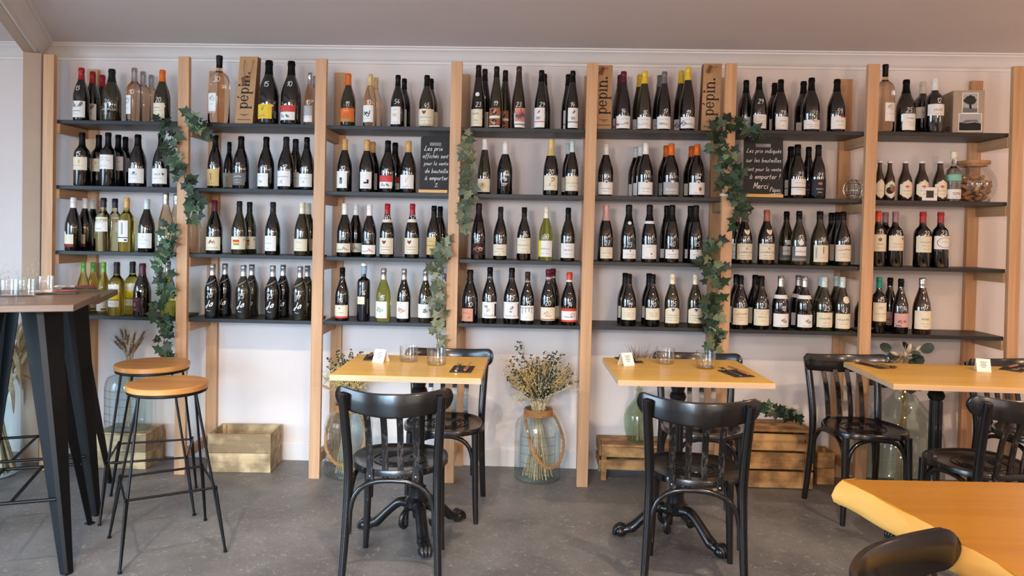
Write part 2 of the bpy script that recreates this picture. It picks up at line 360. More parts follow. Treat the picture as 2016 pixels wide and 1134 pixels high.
wall_holes('wall_front', -2.3, 7.9, [(-.4, 2.2, .25, 2.45), (3.85, 6.15, .25, 2.45)], lambda mb, a, b, z0, z1: mb.box(((a+b)/2, -6.95, (z0+z1)/2), (b-a, .12, z1-z0)))
wall_holes('wall_left', -6.9, .345, [(-4.75, -1.45, .1, 2.3)], lambda mb, a, b, z0, z1: mb.box((-2.16, (a+b)/2, (z0+z1)/2), (.12, b-a, z1-z0)))
FRAMEM = mat('window_frame_paint', (.22, .23, .25), .4, var=.05)
def assumed_window(n, c, width, z0, z1, along):  # assumed unseen glazing that frames the added daylight area lights
    r = thing('window_%d' % n, (*c, 0), 'large shop window with dark frame and mullions', 'window'); del r['category']; r['kind'] = 'structure'
    def bar(nm, a, z, la, lz):
        d = (la, .05, lz) if along == 'x' else (.05, la, lz); p = (a, 0, z) if along == 'x' else (0, a, z)
        MB().box(p, d).build(nm, FRAMEM, r)
    for z in (z0+.03, z1-.03): bar('frame_rail', 0, z, width, .06)
    for k in range(4): bar('mullion', -width/2+.03+k*(width-.06)/3, (z0+z1)/2, .06, z1-z0-.12)
    d = (width, .006, z1-z0) if along == 'x' else (.006, width, z1-z0); p = (0, -.16, (z0+z1)/2) if along == 'x' else (-.16, 0, (z0+z1)/2)
    MB().box(p, d).build('pane', CLEAR, r)
assumed_window(1, (.9, -6.79), 2.6, .25, 2.45, 'x'); assumed_window(2, (5.0, -6.79), 2.3, .25, 2.45, 'x'); assumed_window(3, (-1.98, -3.1), 3.3, .1, 2.3, 'y')
# angled ceiling beam that meets the back wall at a pilaster
UB = Vector((.453, -.891, 0)); NB = Vector((.891, .453, 0)); B0 = NB*-.129; A2 = Vector((-.199, .106, 0)); S0 = A2.dot(UB)
def bp_(s, n): p = UB*s+NB*n; return (p.x, p.y)
SW = S0-.33
tag(MB().prism([bp_(SW, -.129), bp_(S0+5.2, -.129), bp_(S0+5.2, -.075), bp_(SW, -.075)], 2.437, CZ+.02).build('trim_1', TAUPE), kind='structure')
tag(MB().prism([bp_(SW, -.129), bp_(S0, -.129), bp_(S0, -.035), bp_(SW, -.035)], 0, 2.4365).build('trim_2', TAUPE, bevel=.004), kind='structure')
# crown moulding swept along a direction
CP = [(0, -.092), (.012, -.092), (.014, -.078), (.022, -.074), (.03, -.06), (.045, -.036), (.066, -.02), (.07, -.018), (.07, -.010), (.084, -.008), (.088, 0)]
def cornice(name, p0, p1, out):
    mb = MB(); P = []
    for p in (p0, p1): P.append([(p[0]+out[0]*d, p[1]+out[1]*d, CZ+z) for d, z in CP])
    mb.grid(P); 
    for p in (p0, p1): pass
    return tag(mb.build(name, TRIM, smooth=.7), kind='structure')
cornice('trim_3', (-2.1, WY), (7.84, WY), (0, -1))
e0, e1 = bp_(S0-.25, -.075), bp_(S0+5.2, -.075)
cornice('trim_4', e0, e1, (NB.x, NB.y))
bb = MB(); bb.box((2.87, WY-.006, .05), (9.95, .012, .10)); bb.box((2.87, WY-.004, .104), (9.95, .008, .008))
tag(bb.build('baseboard_back', TRIM), kind='structure')

# ================================================================== SHELVING
PX = [(-.005, -.015), (.779, .779), (1.568, 1.560), (2.337, 2.330), (3.099, 3.090), (3.867, 3.857), (4.647, 4.637), (5.432, 5.450)]   # left edge at top / bottom
RX = [.062, .822, 1.592, 2.350, 3.107, 3.872, 4.626, 5.386]
PT = [2.398, 2.395, 2.391, 2.386, 2.387, 2.394, 2.400, 2.398]
SZ = [[2.029, 1.652, 1.274, .902], [2.025, 1.652, 1.273, .901], [2.021, 1.646, 1.272, .904], [2.021, 1.647, 1.273, .909],
      [2.024, 1.650, 1.277, .912], [2.031, 1.655, 1.279, .911], [2.034, 1.653, 1.281, .905]]
ST = .021
unit = thing('shelving_unit', (0, 0, 0), 'tall oak post shelving with dark charcoal shelf boards along the back wall', 'shelving')
def pxat(i, z): t, b = PX[i]; return b+(t-b)*z/2.39
for i in range(8):
    t, b = PX[i]; m = MB(); wd = .0625
    m.add([(b, 0, 0), (b+wd, 0, 0), (b+wd, .03, 0), (b, .03, 0), (t, 0, PT[i]), (t+wd, 0, PT[i]), (t+wd, .03, PT[i]), (t, .03, PT[i])],
          [(0, 3, 2, 1), (4, 5, 6, 7), (0, 1, 5, 4), (1, 2, 6, 5), (2, 3, 7, 6), (3, 0, 4, 7)])
    m.build('front_post', OAK, unit, bevel=.002)
    MB().box((RX[i]+.033, .3275, 1.19), (.066, .033, 2.38)).build('rear_post', OAK, unit, bevel=.002)
    zs = [SZ[min(i, 6)][k] for k in range(4)]
    if i and i < 7: zs = [min(SZ[i][k], SZ[i-1][k]) for k in range(4)]
    for z in [q-ST-.028 for q in zs]+[.115]:
        x0 = pxat(i, z)+.031; x1 = RX[i]+.033; L = math.hypot(x1-x0, .28)
        MB().box(((x0+x1)/2, .1705, z), (.03, .279, .055)).build('side_rail', OAKY, unit, bevel=.0015)
for b in range(7):
    for k in range(4):
        z = SZ[b][k]; x0 = pxat(b, z)+.0625; x1 = pxat(b+1, z)
        MB().box(((x0+x1)/2, .168, z-ST/2), (x1-x0-.001, .276, ST)).build('shelf_board', SHELF, unit, bevel=.0015)

# ================================================================== BOTTLES
C3 = {'red': (.62, .10, .14), 'dkgreen': (.10, .13, .10), 'black': (.03, .028, .03), 'silver': (.72, .72, .72), 'orange': (.86, .42, .12), 'white': (.90, .89, .87), 'navy': (.10, .11, .17),
 'tan': (.80, .62, .36), 'gold': (.82, .70, .46), 'cream': (.88, .84, .74), 'grey': (.42, .41, .41), 'dkgrey': (.13, .13, .13), 'plum': (.30, .12, .17), 'maroon': (.36, .10, .15),
 'brown': (.20, .14, .11), 'green': (.45, .68, .30), 'yellow': (.88, .74, .20), 'copper': (.62, .38, .32), 'mauve': (.58, .42, .46), 'teal': (.05, .56, .50), 'paleblue': (.76, .83, .82),
 'redorange': (.80, .28, .17), 'pink': (.80, .62, .60), 'wine': (.50, .10, .14), 'peach': (.80, .58, .48), 'ltgrey': (.66, .65, .65), 'lemon': (.90, .82, .12), 'scarlet': (.80, .22, .18),
 'dkbrown': (.13, .085, .075), 'purple': (.40, .30, .42), 'rust': (.62, .36, .24), 'leaf': (.35, .58, .40), 'bluev': (.36, .36, .58), 'ochre': (.72, .50, .25), 'mint': (.50, .75, .66), 'yellowgreen': (.80, .80, .35), 'sky': (.55, .66, .74)}
def paper(c): return mat('paper_'+c, C3[c], .65, var=.03, scale=40)
def foil(c): return mat('foil_'+c, C3[c], .38 if c not in ('silver',) else .28, metal=.85 if c == 'silver' else .1, var=.08, scale=60, coat=0, spec=.25 if c in ('black', 'dkgrey', 'dkbrown', 'dkgreen') else .5)
GL = {'dk': mat('bottle_dark', (.03, .027, .024), .05, var=.2, scale=5, spec=.8, coat=1), 'ol': mat('bottle_olive', (.15, .14, .065), .05, var=.2, scale=5, spec=.8, coat=1),
      'br': mat('bottle_brown', (.16, .095, .045), .05, var=.2, scale=5, spec=.8, coat=1), 'nv': mat('bottle_navy', (.05, .055, .085), .05, var=.2, scale=5, spec=.8, coat=1),
      'yg': glassm('bottle_yellow_green', (.58, .62, .13), .02, 1.38), 'cl': glassm('bottle_peach', (.97, .72, .50), .02, 1.36), 'ye': glassm('bottle_yellow', (1, .90, .52), .02, 1.36),
      'am': glassm('bottle_amber', (.80, .68, .18), .02, 1.38), 'gw': glassm('bottle_clear', (.90, .93, .92), .01, 1.36)}
GN = {'dk': 'dark', 'ol': 'olive', 'br': 'brown', 'nv': 'inky black', 'yg': 'yellow-green', 'cl': 'clear pale rosé', 'ye': 'clear yellow', 'am': 'amber', 'gw': 'clear'}
SH = {'b': [(.9, 0), (1, .018), (1, .43), (.985, .48), (.92, .545), (.79, .62), (.62, .69), (.47, .75), (.385, .80), (.35, .86), (.34, .925), (.375, .93), (.375, .96), (.35, .965), (.345, .995), (.30, 1)],
 'x': [(.92, 0), (1, .018), (1, .56), (.985, .60), (.93, .64), (.80, .68), (.60, .712), (.44, .74), (.375, .78), (.35, .85), (.34, .925), (.38, .93), (.38, .96), (.36, .965), (.355, .995), (.3, 1)],
 'f': [(.9, 0), (1, .015), (1, .34), (.97, .42), (.89, .51), (.76, .60), (.62, .69), (.49, .78), (.41, .85), (.37, .91), (.36, .935), (.39, .94), (.39, .965), (.37, .97), (.365, .996), (.3, 1)],
 'c': [(.92, 0), (1, .018), (1, .40), (.975, .47), (.90, .55), (.74, .64), (.56, .72), (.44, .78), (.38, .83), (.36, .87), (.39, .885), (.40, .91), (.37, .93), (.40, .955), (.39, .985), (.3, 1)],
 'j': [(.86, 0), (.93, .015), (.95, .2), (.99, .42), (1, .5), (.96, .57), (.82, .64), (.6, .71), (.44, .765), (.375, .80), (.355, .86), (.345, .93), (.375, .935), (.375, .96), (.35, .965), (.345, .996), (.3, 1)],
 'e': [(.9, 0), (1, .02), (1, .47), (.97, .53), (.86, .60), (.66, .68), (.5, .76), (.43, .83), (.40, .92), (.45, .925), (.45, .95), (.42, .955), (.42, .995), (.3, 1)],
 'm': [(.92, 0), (1, .015), (1, .50), (.98, .58), (.93, .64), (.80, .70), (.58, .735), (.36, .755), (.29, .78), (.27, .84), (.27, .93), (.29, .935), (.29, .995), (.2, 1)],
 'y': [(.92, 0), (1, .015), (1, .66), (.97, .69), (.86, .715), (.6, .735), (.42, .75), (.36, .77), (.35, .93), (.43, .935), (.43, .995), (.3, 1)],
 'g': [(.92, 0), (1, .02), (1, .50), (.97, .56), (.85, .62), (.6, .665), (.38, .69), (.33, .72), (.32, .86), (.42, .865), (.42, .99), (.3, 1)]}
READ = {'FACE', 'Vouvray', 'Sancerre', 'Réserve', 'SALIES', 'GIN', 'PETIER', 'P', 'V', 'II', 'A', 'v'}
def rad(shape, R, H, z):
    p = SH[shape]; q = z/H
    for (r0, a), (r1, b) in zip(p, p[1:]):
        if a <= q <= b: return R*(r0+(r1-r0)*(q-a)/max(b-a, 1e-6))
    return R*p[-1][0]
def arc(fr, z, ang, off):           # point on the front of a bottle: ang 0 faces -y, positive to the right
    r = fr(z)+off; return (r*math.sin(ang), -r*math.cos(ang), z)
def patch(mb, fr, a0, a1, z0, z1, off, mt, nz=2):
    n = max(2, int(abs(a1-a0)/.16)+1)
    mb.grid([[arc(fr, z0+(z1-z0)*j/nz, a0+(a1-a0)*i/n, off) for i in range(n+1)] for j in range(nz+1)], mt)
def disc(mb, fr, a, z, rx, rz, off, mt, n=12, shape=None):
    pts = [(math.cos(2*math.pi*k/n)*rx, math.sin(2*math.pi*k/n)*rz) for k in range(n)] if not shape else [(x*rx, y*rz) for x, y in shape]
    n = len(pts); V = [arc(fr, z, a, off)]; Q = [(0, 1+k, 1+(k+1) % n) for k in range(n)]; rings = 4
    for j in range(1, rings+1): V += [arc(fr, z+q*j/rings, a+p*j/rings/fr(z), off) for p, q in pts]
    for j in range(rings-1): Q += [(1+j*n+k, 1+j*n+n+k, 1+j*n+n+(k+1) % n, 1+j*n+(k+1) % n) for k in range(n)]
    mb.add(V, Q, mt)
SHIELD = [(-1, .9), (1, .9), (1, .1), (.6, -.5), (0, -1), (-.6, -.5), (-1, .1)]
HEX = [(-1, .62), (0, 1), (1, .62), (1, -.62), (0, -1), (-1, -.62)]
CROPS = {'A0': (0, 80, 3.78), 'A1': (360, 80, 3.78), 'A2': (620, 80, 3.543), 'A3': (880, 80, 3.543), 'A4': (1140, 100, 3.543), 'A5': (1400, 100, 3.543), 'A6': (1690, 100, 3.543),
         'C0': (80, 360, 3.78), 'C1': (360, 360, 3.78), 'C2': (620, 380, 3.78), 'C3': (880, 380, 3.78), 'C4': (1140, 380, 3.78), 'C5': (1400, 380, 3.658), 'C6': (1690, 380, 3.658)}
ROW = [.072, .170, .267]
ORD = ['first', 'second', 'third', 'fourth', 'fifth', 'sixth', 'seventh']; LEV = ['top', 'second', 'third', 'lowest']
CUR = ['A0', 0, 0]
NB_ = [0]
def L(y0, y1, bg='cream', xa=None, xb=None, *art): return (y0, y1, bg, xa, xb, art)
def bottle(cx, top, base, wpx, shape, glass, cap, capb, label=None, price='', py=0, back=(), desc='', row=0, extra=(), name='wine_bottle', brow=None, stick=()):
    ck, bay, lev = CUR; x0, y0, s = CROPS[ck]; P = lambda x, y, Y: ony(x0+x/s, y0+y/s, Y)
    yr = ROW[row]; zb = SZ[bay][lev]+.0008
    Xc = P(cx, (top+base)/2, yr).x; H = P(cx, top, yr).z-zb
    R = wpx/s*(yr-CAM.y)/F/2
    if back: R = min(R, .0475 if len(back) == 1 else .0435)
    fr = lambda z: rad(shape, R, H, z)
    zof = lambda y: max(.004, min(H*.97, P(cx, y, yr-R*.95).z-zb))
    NBAY = ORD[bay]+' bay from pilaster'; where = '%s shelf, %s' % (LEV[lev], NBAY)
    capn = {'black': 'black-capped', 'dkgreen': 'dark-capped'}.get(cap, cap+'-capped' if cap else 'uncapped')
    nm = {'dkgrey': 'grey', 'paleblue': 'pale', 'redorange': 'orange-red'}.get(cap); capn = nm+'-capped' if nm else capn
    lt = ''
    if label:
        ar = label[5]; wd_ = [e[1] for e in ar if e[0] == 't' and e[1] in READ and len(e[1]) > 2]; ks = {e[0] for e in ar}
        lt = (' labelled '+wd_[0]) if wd_ else ' with '+('arched' if 'arch' in ks else 'tabbed' if 'tab' in ks else 'oval' if 'oval' in ks else 'crested' if 'h' in ks else 'banded' if 'b' in ks else 'sketch' if 'd' in ks else 'script' if 's' in ks else 'motif' if 'o' in ks else {'ltgrey': 'grey', 'dkbrown': 'brown'}.get(label[2], label[2]))+' label'
    d = desc or '%s %s bottle%s' % (capn, GN[glass], lt)
    NW = {'3': 'three', '8': 'eight', '10': 'ten', '11': 'eleven', '12': 'twelve', '13': 'thirteen', '14': 'fourteen', '15': 'fifteen', '16': 'sixteen', '17': 'seventeen', '18': 'eighteen', '19': 'nineteen'}
    TN = {'2': 'twenty', '3': 'thirty', '4': 'forty', '5': 'fifty'}; UN = ['', '-one', '-two', '-three', '-four', '-five', '-six', '-seven', '-eight', '-nine']
    pw = NW.get(price) or (TN[price[0]]+UN[int(price[1])] if price else '')
    mk = (' marked %s' % pw) if pw else ''
    if len((d+mk).split()) > 10: d = ' '.join(d.split()[:8])
    r = thing(name, (Xc, yr, zb), '%s%s, %s' % (d, mk, where), 'wine bottle' if name == 'wine_bottle' else name.replace('_', ' '), 'bottles on the %s shelf, %s bay' % (LEV[lev], ORD[bay]))
    prof = [(0, 0)]+[(a*R, b*H) for a, b in SH[shape]]+[(0, H)]
    MB().lathe(prof, 28).build('glass_body', GL[glass], r, smooth=.9)
    if cap:
        zc = zof(capb); pr = [(a*R+.0009, b*H) for a, b in SH[shape] if b*H > zc+.002]
        MB().lathe([(fr(zc)*.98, zc), (fr(zc)+.0009, zc)]+pr[:-1]+[(pr[-1][0], H+.0006), (0, H+.001)], 20).build('cap' if name == 'beer_bottle' else 'capsule', foil(cap), r, smooth=.8)
    if label:
        ly0, ly1, bg, xa, xb, art = label
        za, zt = zof(ly1), zof(ly0)
        a0 = math.asin(max(-.97, (xa-cx)/(wpx/2))) if xa is not None else -1.15
        a1 = math.asin(min(.97, (xb-cx)/(wpx/2))) if xb is not None else 1.15
        lb = MB()
        if bg == 'hexcard':
            n = 10; ac = (a0+a1)/2; wf = lambda v: 1.0 if .22 < v < .78 else min(v, 1-v)/.22
            lb.grid([[arc(fr, za+(zt-za)*j/8, ac+(a1-a0)*(i/n-.5)*max(.02, wf(j/8)), .0009) for i in range(n+1)] for j in range(9)], paper('cream'))
        elif any(e[0] == 'arch' for e in art):
            n = 16; lb.grid([[arc(fr, za+(zt-za)*j/3*(1-.16*abs(2*i/n-1)**2.2*(j > 0)), a0+(a1-a0)*i/n, .0009) for i in range(n+1)] for j in range(4)], paper(bg))
        else: patch(lb, fr, a0, a1, za, zt, .0009, paper(bg))
        if any(e[0] == 'tab' for e in art): patch(lb, fr, -.2, .28, zt-.001, zt+.010, .0009, paper(bg), 1)
        lo = lb.build('label', None, r, smooth=.5)
        pm = MB(); hh = zt-za; ac = (a0+a1)/2; wa = a1-a0
        if not art: art = (('l', .78, .5), ('l', .62, .7), ('l', .22, .45))
        for i, e in enumerate(art):
            off = .0013+.0001*i
            if e[0] == 'l':                       # line of small unreadable type
                z = za+hh*e[1]; n = 9; wd_ = wa*e[2]
                for k in range(n):
                    if (k*7+int(cx)) % 5 == 0: continue
                    q = ac-wd_/2+wd_*k/n; patch(pm, fr, q, q+wd_/n*.72, z-.0011, z+.0011, off, paper(e[3]) if len(e) > 3 else GREYINK, 1)
            elif e[0] == 'b': patch(pm, fr, a0, a1, za+hh*e[1], za+hh*e[2], off, paper(e[3]), 1)
            elif e[0] == 'r': patch(pm, fr, a0+wa*e[1], a0+wa*e[2], za+hh*e[3], za+hh*e[4], off, paper(e[5]), 1)
            elif e[0] == 'o': disc(pm, fr, a0+wa*e[1], za+hh*e[2], e[3]*hh, e[3]*hh*(e[5] if len(e) > 5 else 1), off, paper(e[4]))
            elif e[0] == 'h': disc(pm, fr, a0+wa*e[1], za+hh*e[2], e[3]*hh, e[3]*hh*1.1, off, paper(e[4]), shape=SHIELD)
            elif e[0] == 'oval':
                n = 28; q = [(e[1]+e[3]*math.cos(2*math.pi*k/n), e[2]+e[4]*math.sin(2*math.pi*k/n)) for k in range(n+1)]
                ribbon(pm, [q], .03, lambda a, b: arc(fr, za+hh*b, a0+wa*a, off), paper(e[5]))
            elif e[0] in 'ts' and e[1] not in READ:   # lettering too small to read in the photograph: a wavy line of ink
                rg = random.Random(e[1]); tall = .8 if e[0] == 's' else .45; W_ = len(e[1])*.55; h = min(e[3]*hh, .9*wa*R/W_); z = za+hh*e[2]; q = []
                for k in range(len(e[1])*3): q.append((k/3*.55, rg.choice((0, .1, .5, .5, .55, tall)) if k % 2 else rg.uniform(0, .25), 0))
                ribbon(pm, [[(v.x, v.y) for v in spline(q, 2)]], .13, lambda a, b: arc(fr, z+b*h, ac+(a-W_/2)*h/R, off), paper(e[4]) if len(e) > 4 else GREYINK)
            elif e[0] == 't':                     # printed word
                vs, fs, W_ = printed(e[1]); z = za+hh*e[2]; h = e[3]*hh; h = min(h, .92*wa*R/W_); mt_ = paper(e[4]) if len(e) > 4 else INK
                pm.add([arc(fr, z+b*h, ac+(a-W_/2)*h/R, off) for a, b in vs], fs, mt_)
            elif e[0] == 's':                     # script word or doodle
                pl, W_ = strokes(e[1], .3); h = min(e[3]*hh, .92*wa*R/W_); z = za+hh*e[2]
                ribbon(pm, pl, .09, lambda a, b: arc(fr, z+b*h, ac+(a-W_/2)*h/R, off), paper(e[4]) if len(e) > 4 else INK)
            elif e[0] == 'd':                     # doodle: curly line drawing, (d, cx, cy, size, colour, seed)
                rg = random.Random(e[5] if len(e) > 5 else 3); q = []
                for k in range(9): q.append((rg.uniform(-1, 1), rg.uniform(-1, 1), 0))
                pl = [[(v.x, v.y) for v in spline(q, 4)]]; sz = e[3]*hh
                ribbon(pm, pl, .22, lambda a, b: arc(fr, za+hh*e[2]+b*sz, a0+wa*e[1]+a*sz/R, off), paper(e[4]))
        if pm.v: pm.build('label_print', None, lo)
    for e in extra:                               # marks straight on the glass
        pm = MB()
        if e[0] == 's':
            h = e[3]/s*(yr-CAM.y)/F; z = zof(e[2])
            if e[1] == 'JA': pl, W_ = strokes(e[1], .3)
            else:
                rg = random.Random(e[1]); W_ = len(e[1])*.55; q = [(k/3*.55, rg.choice((.1, .5, .55, .9)) if k % 2 else rg.uniform(0, .25), 0) for k in range(len(e[1])*3)]; pl = [[(v.x, v.y) for v in spline(q, 2)]]
            ribbon(pm, pl, .10, lambda a, b: arc(fr, z+(b-.5)*h, (a-W_/2)*h/R-.1, .001), CHALK); pm.build('printed_script', None, r)
        elif e[0] == 'ring': z0_, z1_ = zof(e[2]), zof(e[1]); MB().lathe([(fr(z0_)+.0012, z0_), (fr(z1_)+.0012, z1_)], 20).build('neck_band', paper(e[3]), r, smooth=1)
        elif e[0] == 'dot': disc(pm, fr, math.asin(max(-.9, min(.9, (e[1]-cx)/(wpx/2)))), zof(e[2]), e[3]/s*4.2/F, e[3]/s*4.2/F, .0012, paper(e[4]), shape=e[5] if len(e) > 5 else None); pm.build('sticker', None, r)
        elif e[0] == 'slash':
            z0_ = zof(e[1]); z1_ = zof(e[2]); n = 8
            pm.grid([[arc(fr, z0_+(z1_-z0_)*i/n+j, -.9+1.9*i/n, .001) for i in range(n+1)] for j in (0, .006)], foil('silver')); pm.build('shoulder_band', None, r)
        elif e[0] == 'sq':
            patch(pm, fr, -.8, .75, zof(e[2]), zof(e[1]), .0008, paper('black')); pm.build('dark_label', None, r)
        elif e[0] == 'logo':
            z = zof(e[1]); h = .011
            for (u, v, du, dv) in [(-1, 1, 1, .25), (0, .2, .25, 1), (-1, .2, .25, 1), (-.9, 0, 2, .2), (.3, .4, .8, .25), (.9, -.6, .25, 1), (-.3, -.6, 1.2, .25), (.2, -1.1, .22, .7)]:
                patch(pm, fr, u*h/R, (u+du)*h/R, z+v*h, z+(v+dv)*h, .001, CHALK, 1)
            for k in range(3): patch(pm, fr, -.4, .4-.1*k, z-(2+k*.6)*h, z-(1.8+k*.6)*h, .001, CHALK, 1)
            pm.build('printed_logo', None, r)
    if price:
        pl, W_ = strokes(price, .15); h = .0265*max(1, R/.050); z = zof(py); pm = MB()
        jit = ((NB_[0]*37) % 11-5)*.02
        ribbon(pm, pl, .085, lambda a, b: arc(fr, z+(b-.5)*h, (a-W_/2)*h/fr(z)+jit, .0012), CHALK); pm.build('price_writing', CHALK, r)
    NB_[0] += 1
    for k, bx in enumerate(back):
        rw = (brow[k] if brow else row+1+k); y2 = ROW[min(rw, 2)]
        c = copy_tree(r); c.location = (P(bx, (top+base)/2, y2).x, y2, zb)
        c['label'] = '%s behind the %s one, %s' % (' '.join(d.split()[:(d.split().index('bottle')+1 if 'bottle' in d.split() else 3)]), pw or 'unpriced front', where)
        for ch in list(c.children):
            if ch.name.startswith('price_writing'): bpy.data.objects.remove(ch)
    return r
def shelf(ck, bay, lev): CUR[:] = [ck, bay, lev]
b = bottle
shelf('A0', 0, 0)
b(606, 205, 587, 118, 'b', 'dk', 'red', 285, L(448, 570, 'white', None, 655, ('d', .3, .8, .18, 'grey', 1), ('d', .7, .78, .18, 'grey', 2), ('t', 'ZERRAS', .35, .16), ('l', .2, .3)), '13', 350, (690, 762))
b(832, 213, 590, 135, 'b', 'ol', 'dkgreen', 300, None, '24', 455, extra=(('s', 'Clos les fleurs', 508, 18), ('s', 'amien', 540, 12)), desc='wide olive bottle without paper label')
b(1000, 205, 595, 110, 'x', 'cl', 'silver', 292, L(405, 545, 'white', 948, 1002, ('d', .5, .7, .18, 'ltgrey', 4), ('l', .3, .6)), '10', 380, (1065, 1127))
b(1208, 220, 585, 118, 'b', 'ol', 'orange', 297, L(463, 577, 'cream', 1150, 1247, ('t', 'DOMAINE', .65, .13, 'grey'), ('l', .5, .7), ('l', .3, .4)), '20', 440)
shelf('A0', 0, 1)
b(611, 685, 1072, 115, 'x', 'dk', 'black', 790, L(865, 962, 'cream', None, None, ('r', .52, .62, .5, .8, 'gold'), ('l', .35, .6)), '15', 840, (735,))
b(805, 685, 1078, 122, 'x', 'dk', 'black', 785, L(848, 955, 'white', 745, 860), '', 0, (880, 933), desc='black-capped dark claret bottle with plain white label')
b(1026, 700, 1082, 125, 'b', 'dk', 'black', 780, L(950, 1060, 'white', None, 1084, ('t', 'FACE', .55, .17), ('h', .5, .7, .08, 'grey'), ('l', .35, .4)), '20', 925, desc='black-capped dark bottle with FACE label beside claret')
b(1200, 700, 1085, 122, 'b', 'dk', 'black', 780, L(950, 1065, 'white', None, None, ('t', 'FACE', .55, .17), ('h', .78, .62, .08, 'grey'), ('l', .35, .5)), '20', 918, desc='black-capped dark bottle with FACE label by ivy')
shelf('C0', 0, 2)
b(243, 110, 495, 130, 'b', 'dk', 'white', 185, L(383, 478, 'cream', None, 278, ('b', 0, .24, 'wine')), '', 0, (330, 392), extra=(('dot', 203, 375, 14, 'white'),), desc='white-capped dark bottle, cream label with red strip')
b(468, 112, 503, 110, 'x', 'ye', 'navy', 182, L(255, 362, 'white', 416, 515, ('t', 'blanc', .15, .15), ('l', .6, .5)), '', 0, (553,))
b(640, 112, 507, 112, 'x', 'am', 'tan', 180, L(280, 440, 'white', 583, 673, ('b', .18, .22, 'black'), ('r', .55, .7, .35, .9, 'ltgrey'), ('r', .78, .95, .05, .12, 'black')))
b(790, 122, 508, 118, 'b', 'dk', 'paleblue', 195, L(375, 487, 'white', None, 842, ('s', 'v', .72, .2, 'grey'), ('l', .55, .6), ('l', .3, .3)), '8', 345)
b(932, 76, 508, 108, 'c', 'cl', 'silver', 160, L(390, 470, 'white', 880, 960), '', 0, (1010,), desc='silver-capped rosé bottle behind the ivy')
shelf('C0', 0, 3)
for q, rw in ((318, 1), (390, 2), (468, 1)):
    b(q, 590, 970, 92, 'b', 'am', 'green', 665, L(850, 955, 'cream', None, None, ('r', .55, .9, .05, .2, 'grey')), '', 0, row=rw, desc='green-capped olive-yellow bottle behind the bar table')
b(566, 590, 985, 115, 'x', 'am', 'dkgrey', 680, L(757, 925, 'white', 512, 606, ('b', .33, .66, 'lemon'), ('b', .30, .33, 'black'), ('l', .8, .5), ('l', .15, .4)), '', 0, (684,), desc='grey-capped amber bottle with yellow band label')
b(757, 600, 987, 128, 'b', 'dk', 'plum', 690, L(855, 958, 'plum', None, 772, ('t', 'II', .35, .4, 'pink'), ('l', .82, .6, 'pink'), ('l', .15, .5, 'pink')))
b(948, 585, 990, 105, 'b', 'yg', 'silver', 660, None, '', 0, desc='silver-capped yellow-green bottle hidden behind ivy')
shelf('A1', 1, 0)
b(270, 112, 605, 156, 'm', 'cl', 'black', 187, L(390, 540, 'white', 212, 278, ('d', .5, .75, .15, 'ltgrey', 5), ('l', .45, .6), ('b', 0, .1, 'pink')), '30', 285, desc='large clear rosé magnum with black cap')
b(640, 150, 615, 150, 'b', 'dk', 'black', 240, L(472, 580, 'yellow', 565, 685, ('s', 'V', .55, .35), ('s', 'amber', .12, .25, 'ochre')), '15', 320, desc='dark magnum with bright yellow label')
b(806, 155, 620, 148, 'b', 'dk', 'black', 245, L(480, 590, 'white', 732, 853, ('b', .55, 1, 'scarlet'), ('s', 'las vins', .62, .2), ('d', .35, .3, .14, 'black', 8), ('d', .65, .28, .12, 'black', 9)), '10', 318, desc='dark magnum with red and white label')
b(945, 240, 620, 84, 'b', 'cl', 'silver', 320, L(483, 605, 'white', 907, 973, ('b', .38, 1, 'ltgrey'), ('l', .3, .7)), '10', 460, (982,), desc='silver-capped rosé bottle with grey and white label')
shelf('A1', 1, 1)
b(242, 705, 1090, 112, 'b', 'dk', 'black', 790, L(955, 1080, 'gold', 190, 285, ('t', 'BAUD', .72, .1), ('r', .47, .5, .35, .7, 'black'), ('r', .4, .58, .68, .7, 'black'), ('l', .15, .5)), '14', 920)
b(345, 755, 1090, 84, 'b', 'dk', 'black', 820, L(985, 1092, 'cream', None, None, ('r', .47, .5, .35, .7, 'black'), ('t', 'BAUD', .72, .1)), '', 0, row=2, desc='black-capped dark bottle standing at the back wall')
b(433, 713, 1100, 120, 'b', 'dk', 'black', 800, L(983, 1075, 'grey', 385, 478, ('t', 'TOLLEN', .65, .2, 'white'), ('l', .4, .5, 'white'), ('l', .2, .4, 'white')), '13', 925)
b(620, 717, 1103, 120, 'b', 'dk', 'black', 790, L(987, 1085, 'white', 562, 652, ('l', .8, .5), ('d', .5, .4, .16, 'ltgrey', 3)), '20', 945)
b(768, 717, 1105, 120, 'b', 'dk', 'dkgrey', 795, L(968, 1083, 'white', 712, 813, ('t', 'le batonnage', .58, .14), ('d', .5, .3, .14, 'ltgrey', 7)), '17', 940, (838,))
b(922, 720, 1108, 110, 'b', 'dk', 'black', 800, L(990, 1088, 'white', 868, 970, ('l', .65, .5), ('d', .5, .35, .12, 'ltgrey', 6)), '38', 955)
shelf('C1', 1, 2)
b(236, 130, 520, 118, 'b', 'dk', 'maroon', 210, L(402, 502, 'cream', None, None, ('d', .4, .62, .16, 'wine', 2), ('d', .6, .6, .13, 'wine', 5), ('s', 'croix rouge', .12, .2, 'ltgrey')), '15', 378)
b(420, 137, 523, 110, 'b', 'ol', 'dkgrey', 210, L(400, 495, 'cream', None, 476, ('r', .25, .62, .45, .75, 'scarlet'), ('r', .25, .62, .40, .58, 'yellow'), ('r', .3, .62, .33, .45, 'leaf'), ('r', .85, .92, .7, .85, 'leaf')), '22', 378, (496,))
b(670, 143, 530, 112, 'b', 'dk', 'dkgrey', 215, L(395, 507, 'white', 617, 708, ('l', .8, .4), ('t', 'VIEILLES', .48, .1, 'grey'), ('s', 'lan', .15, .14, 'grey')), '23', 375)
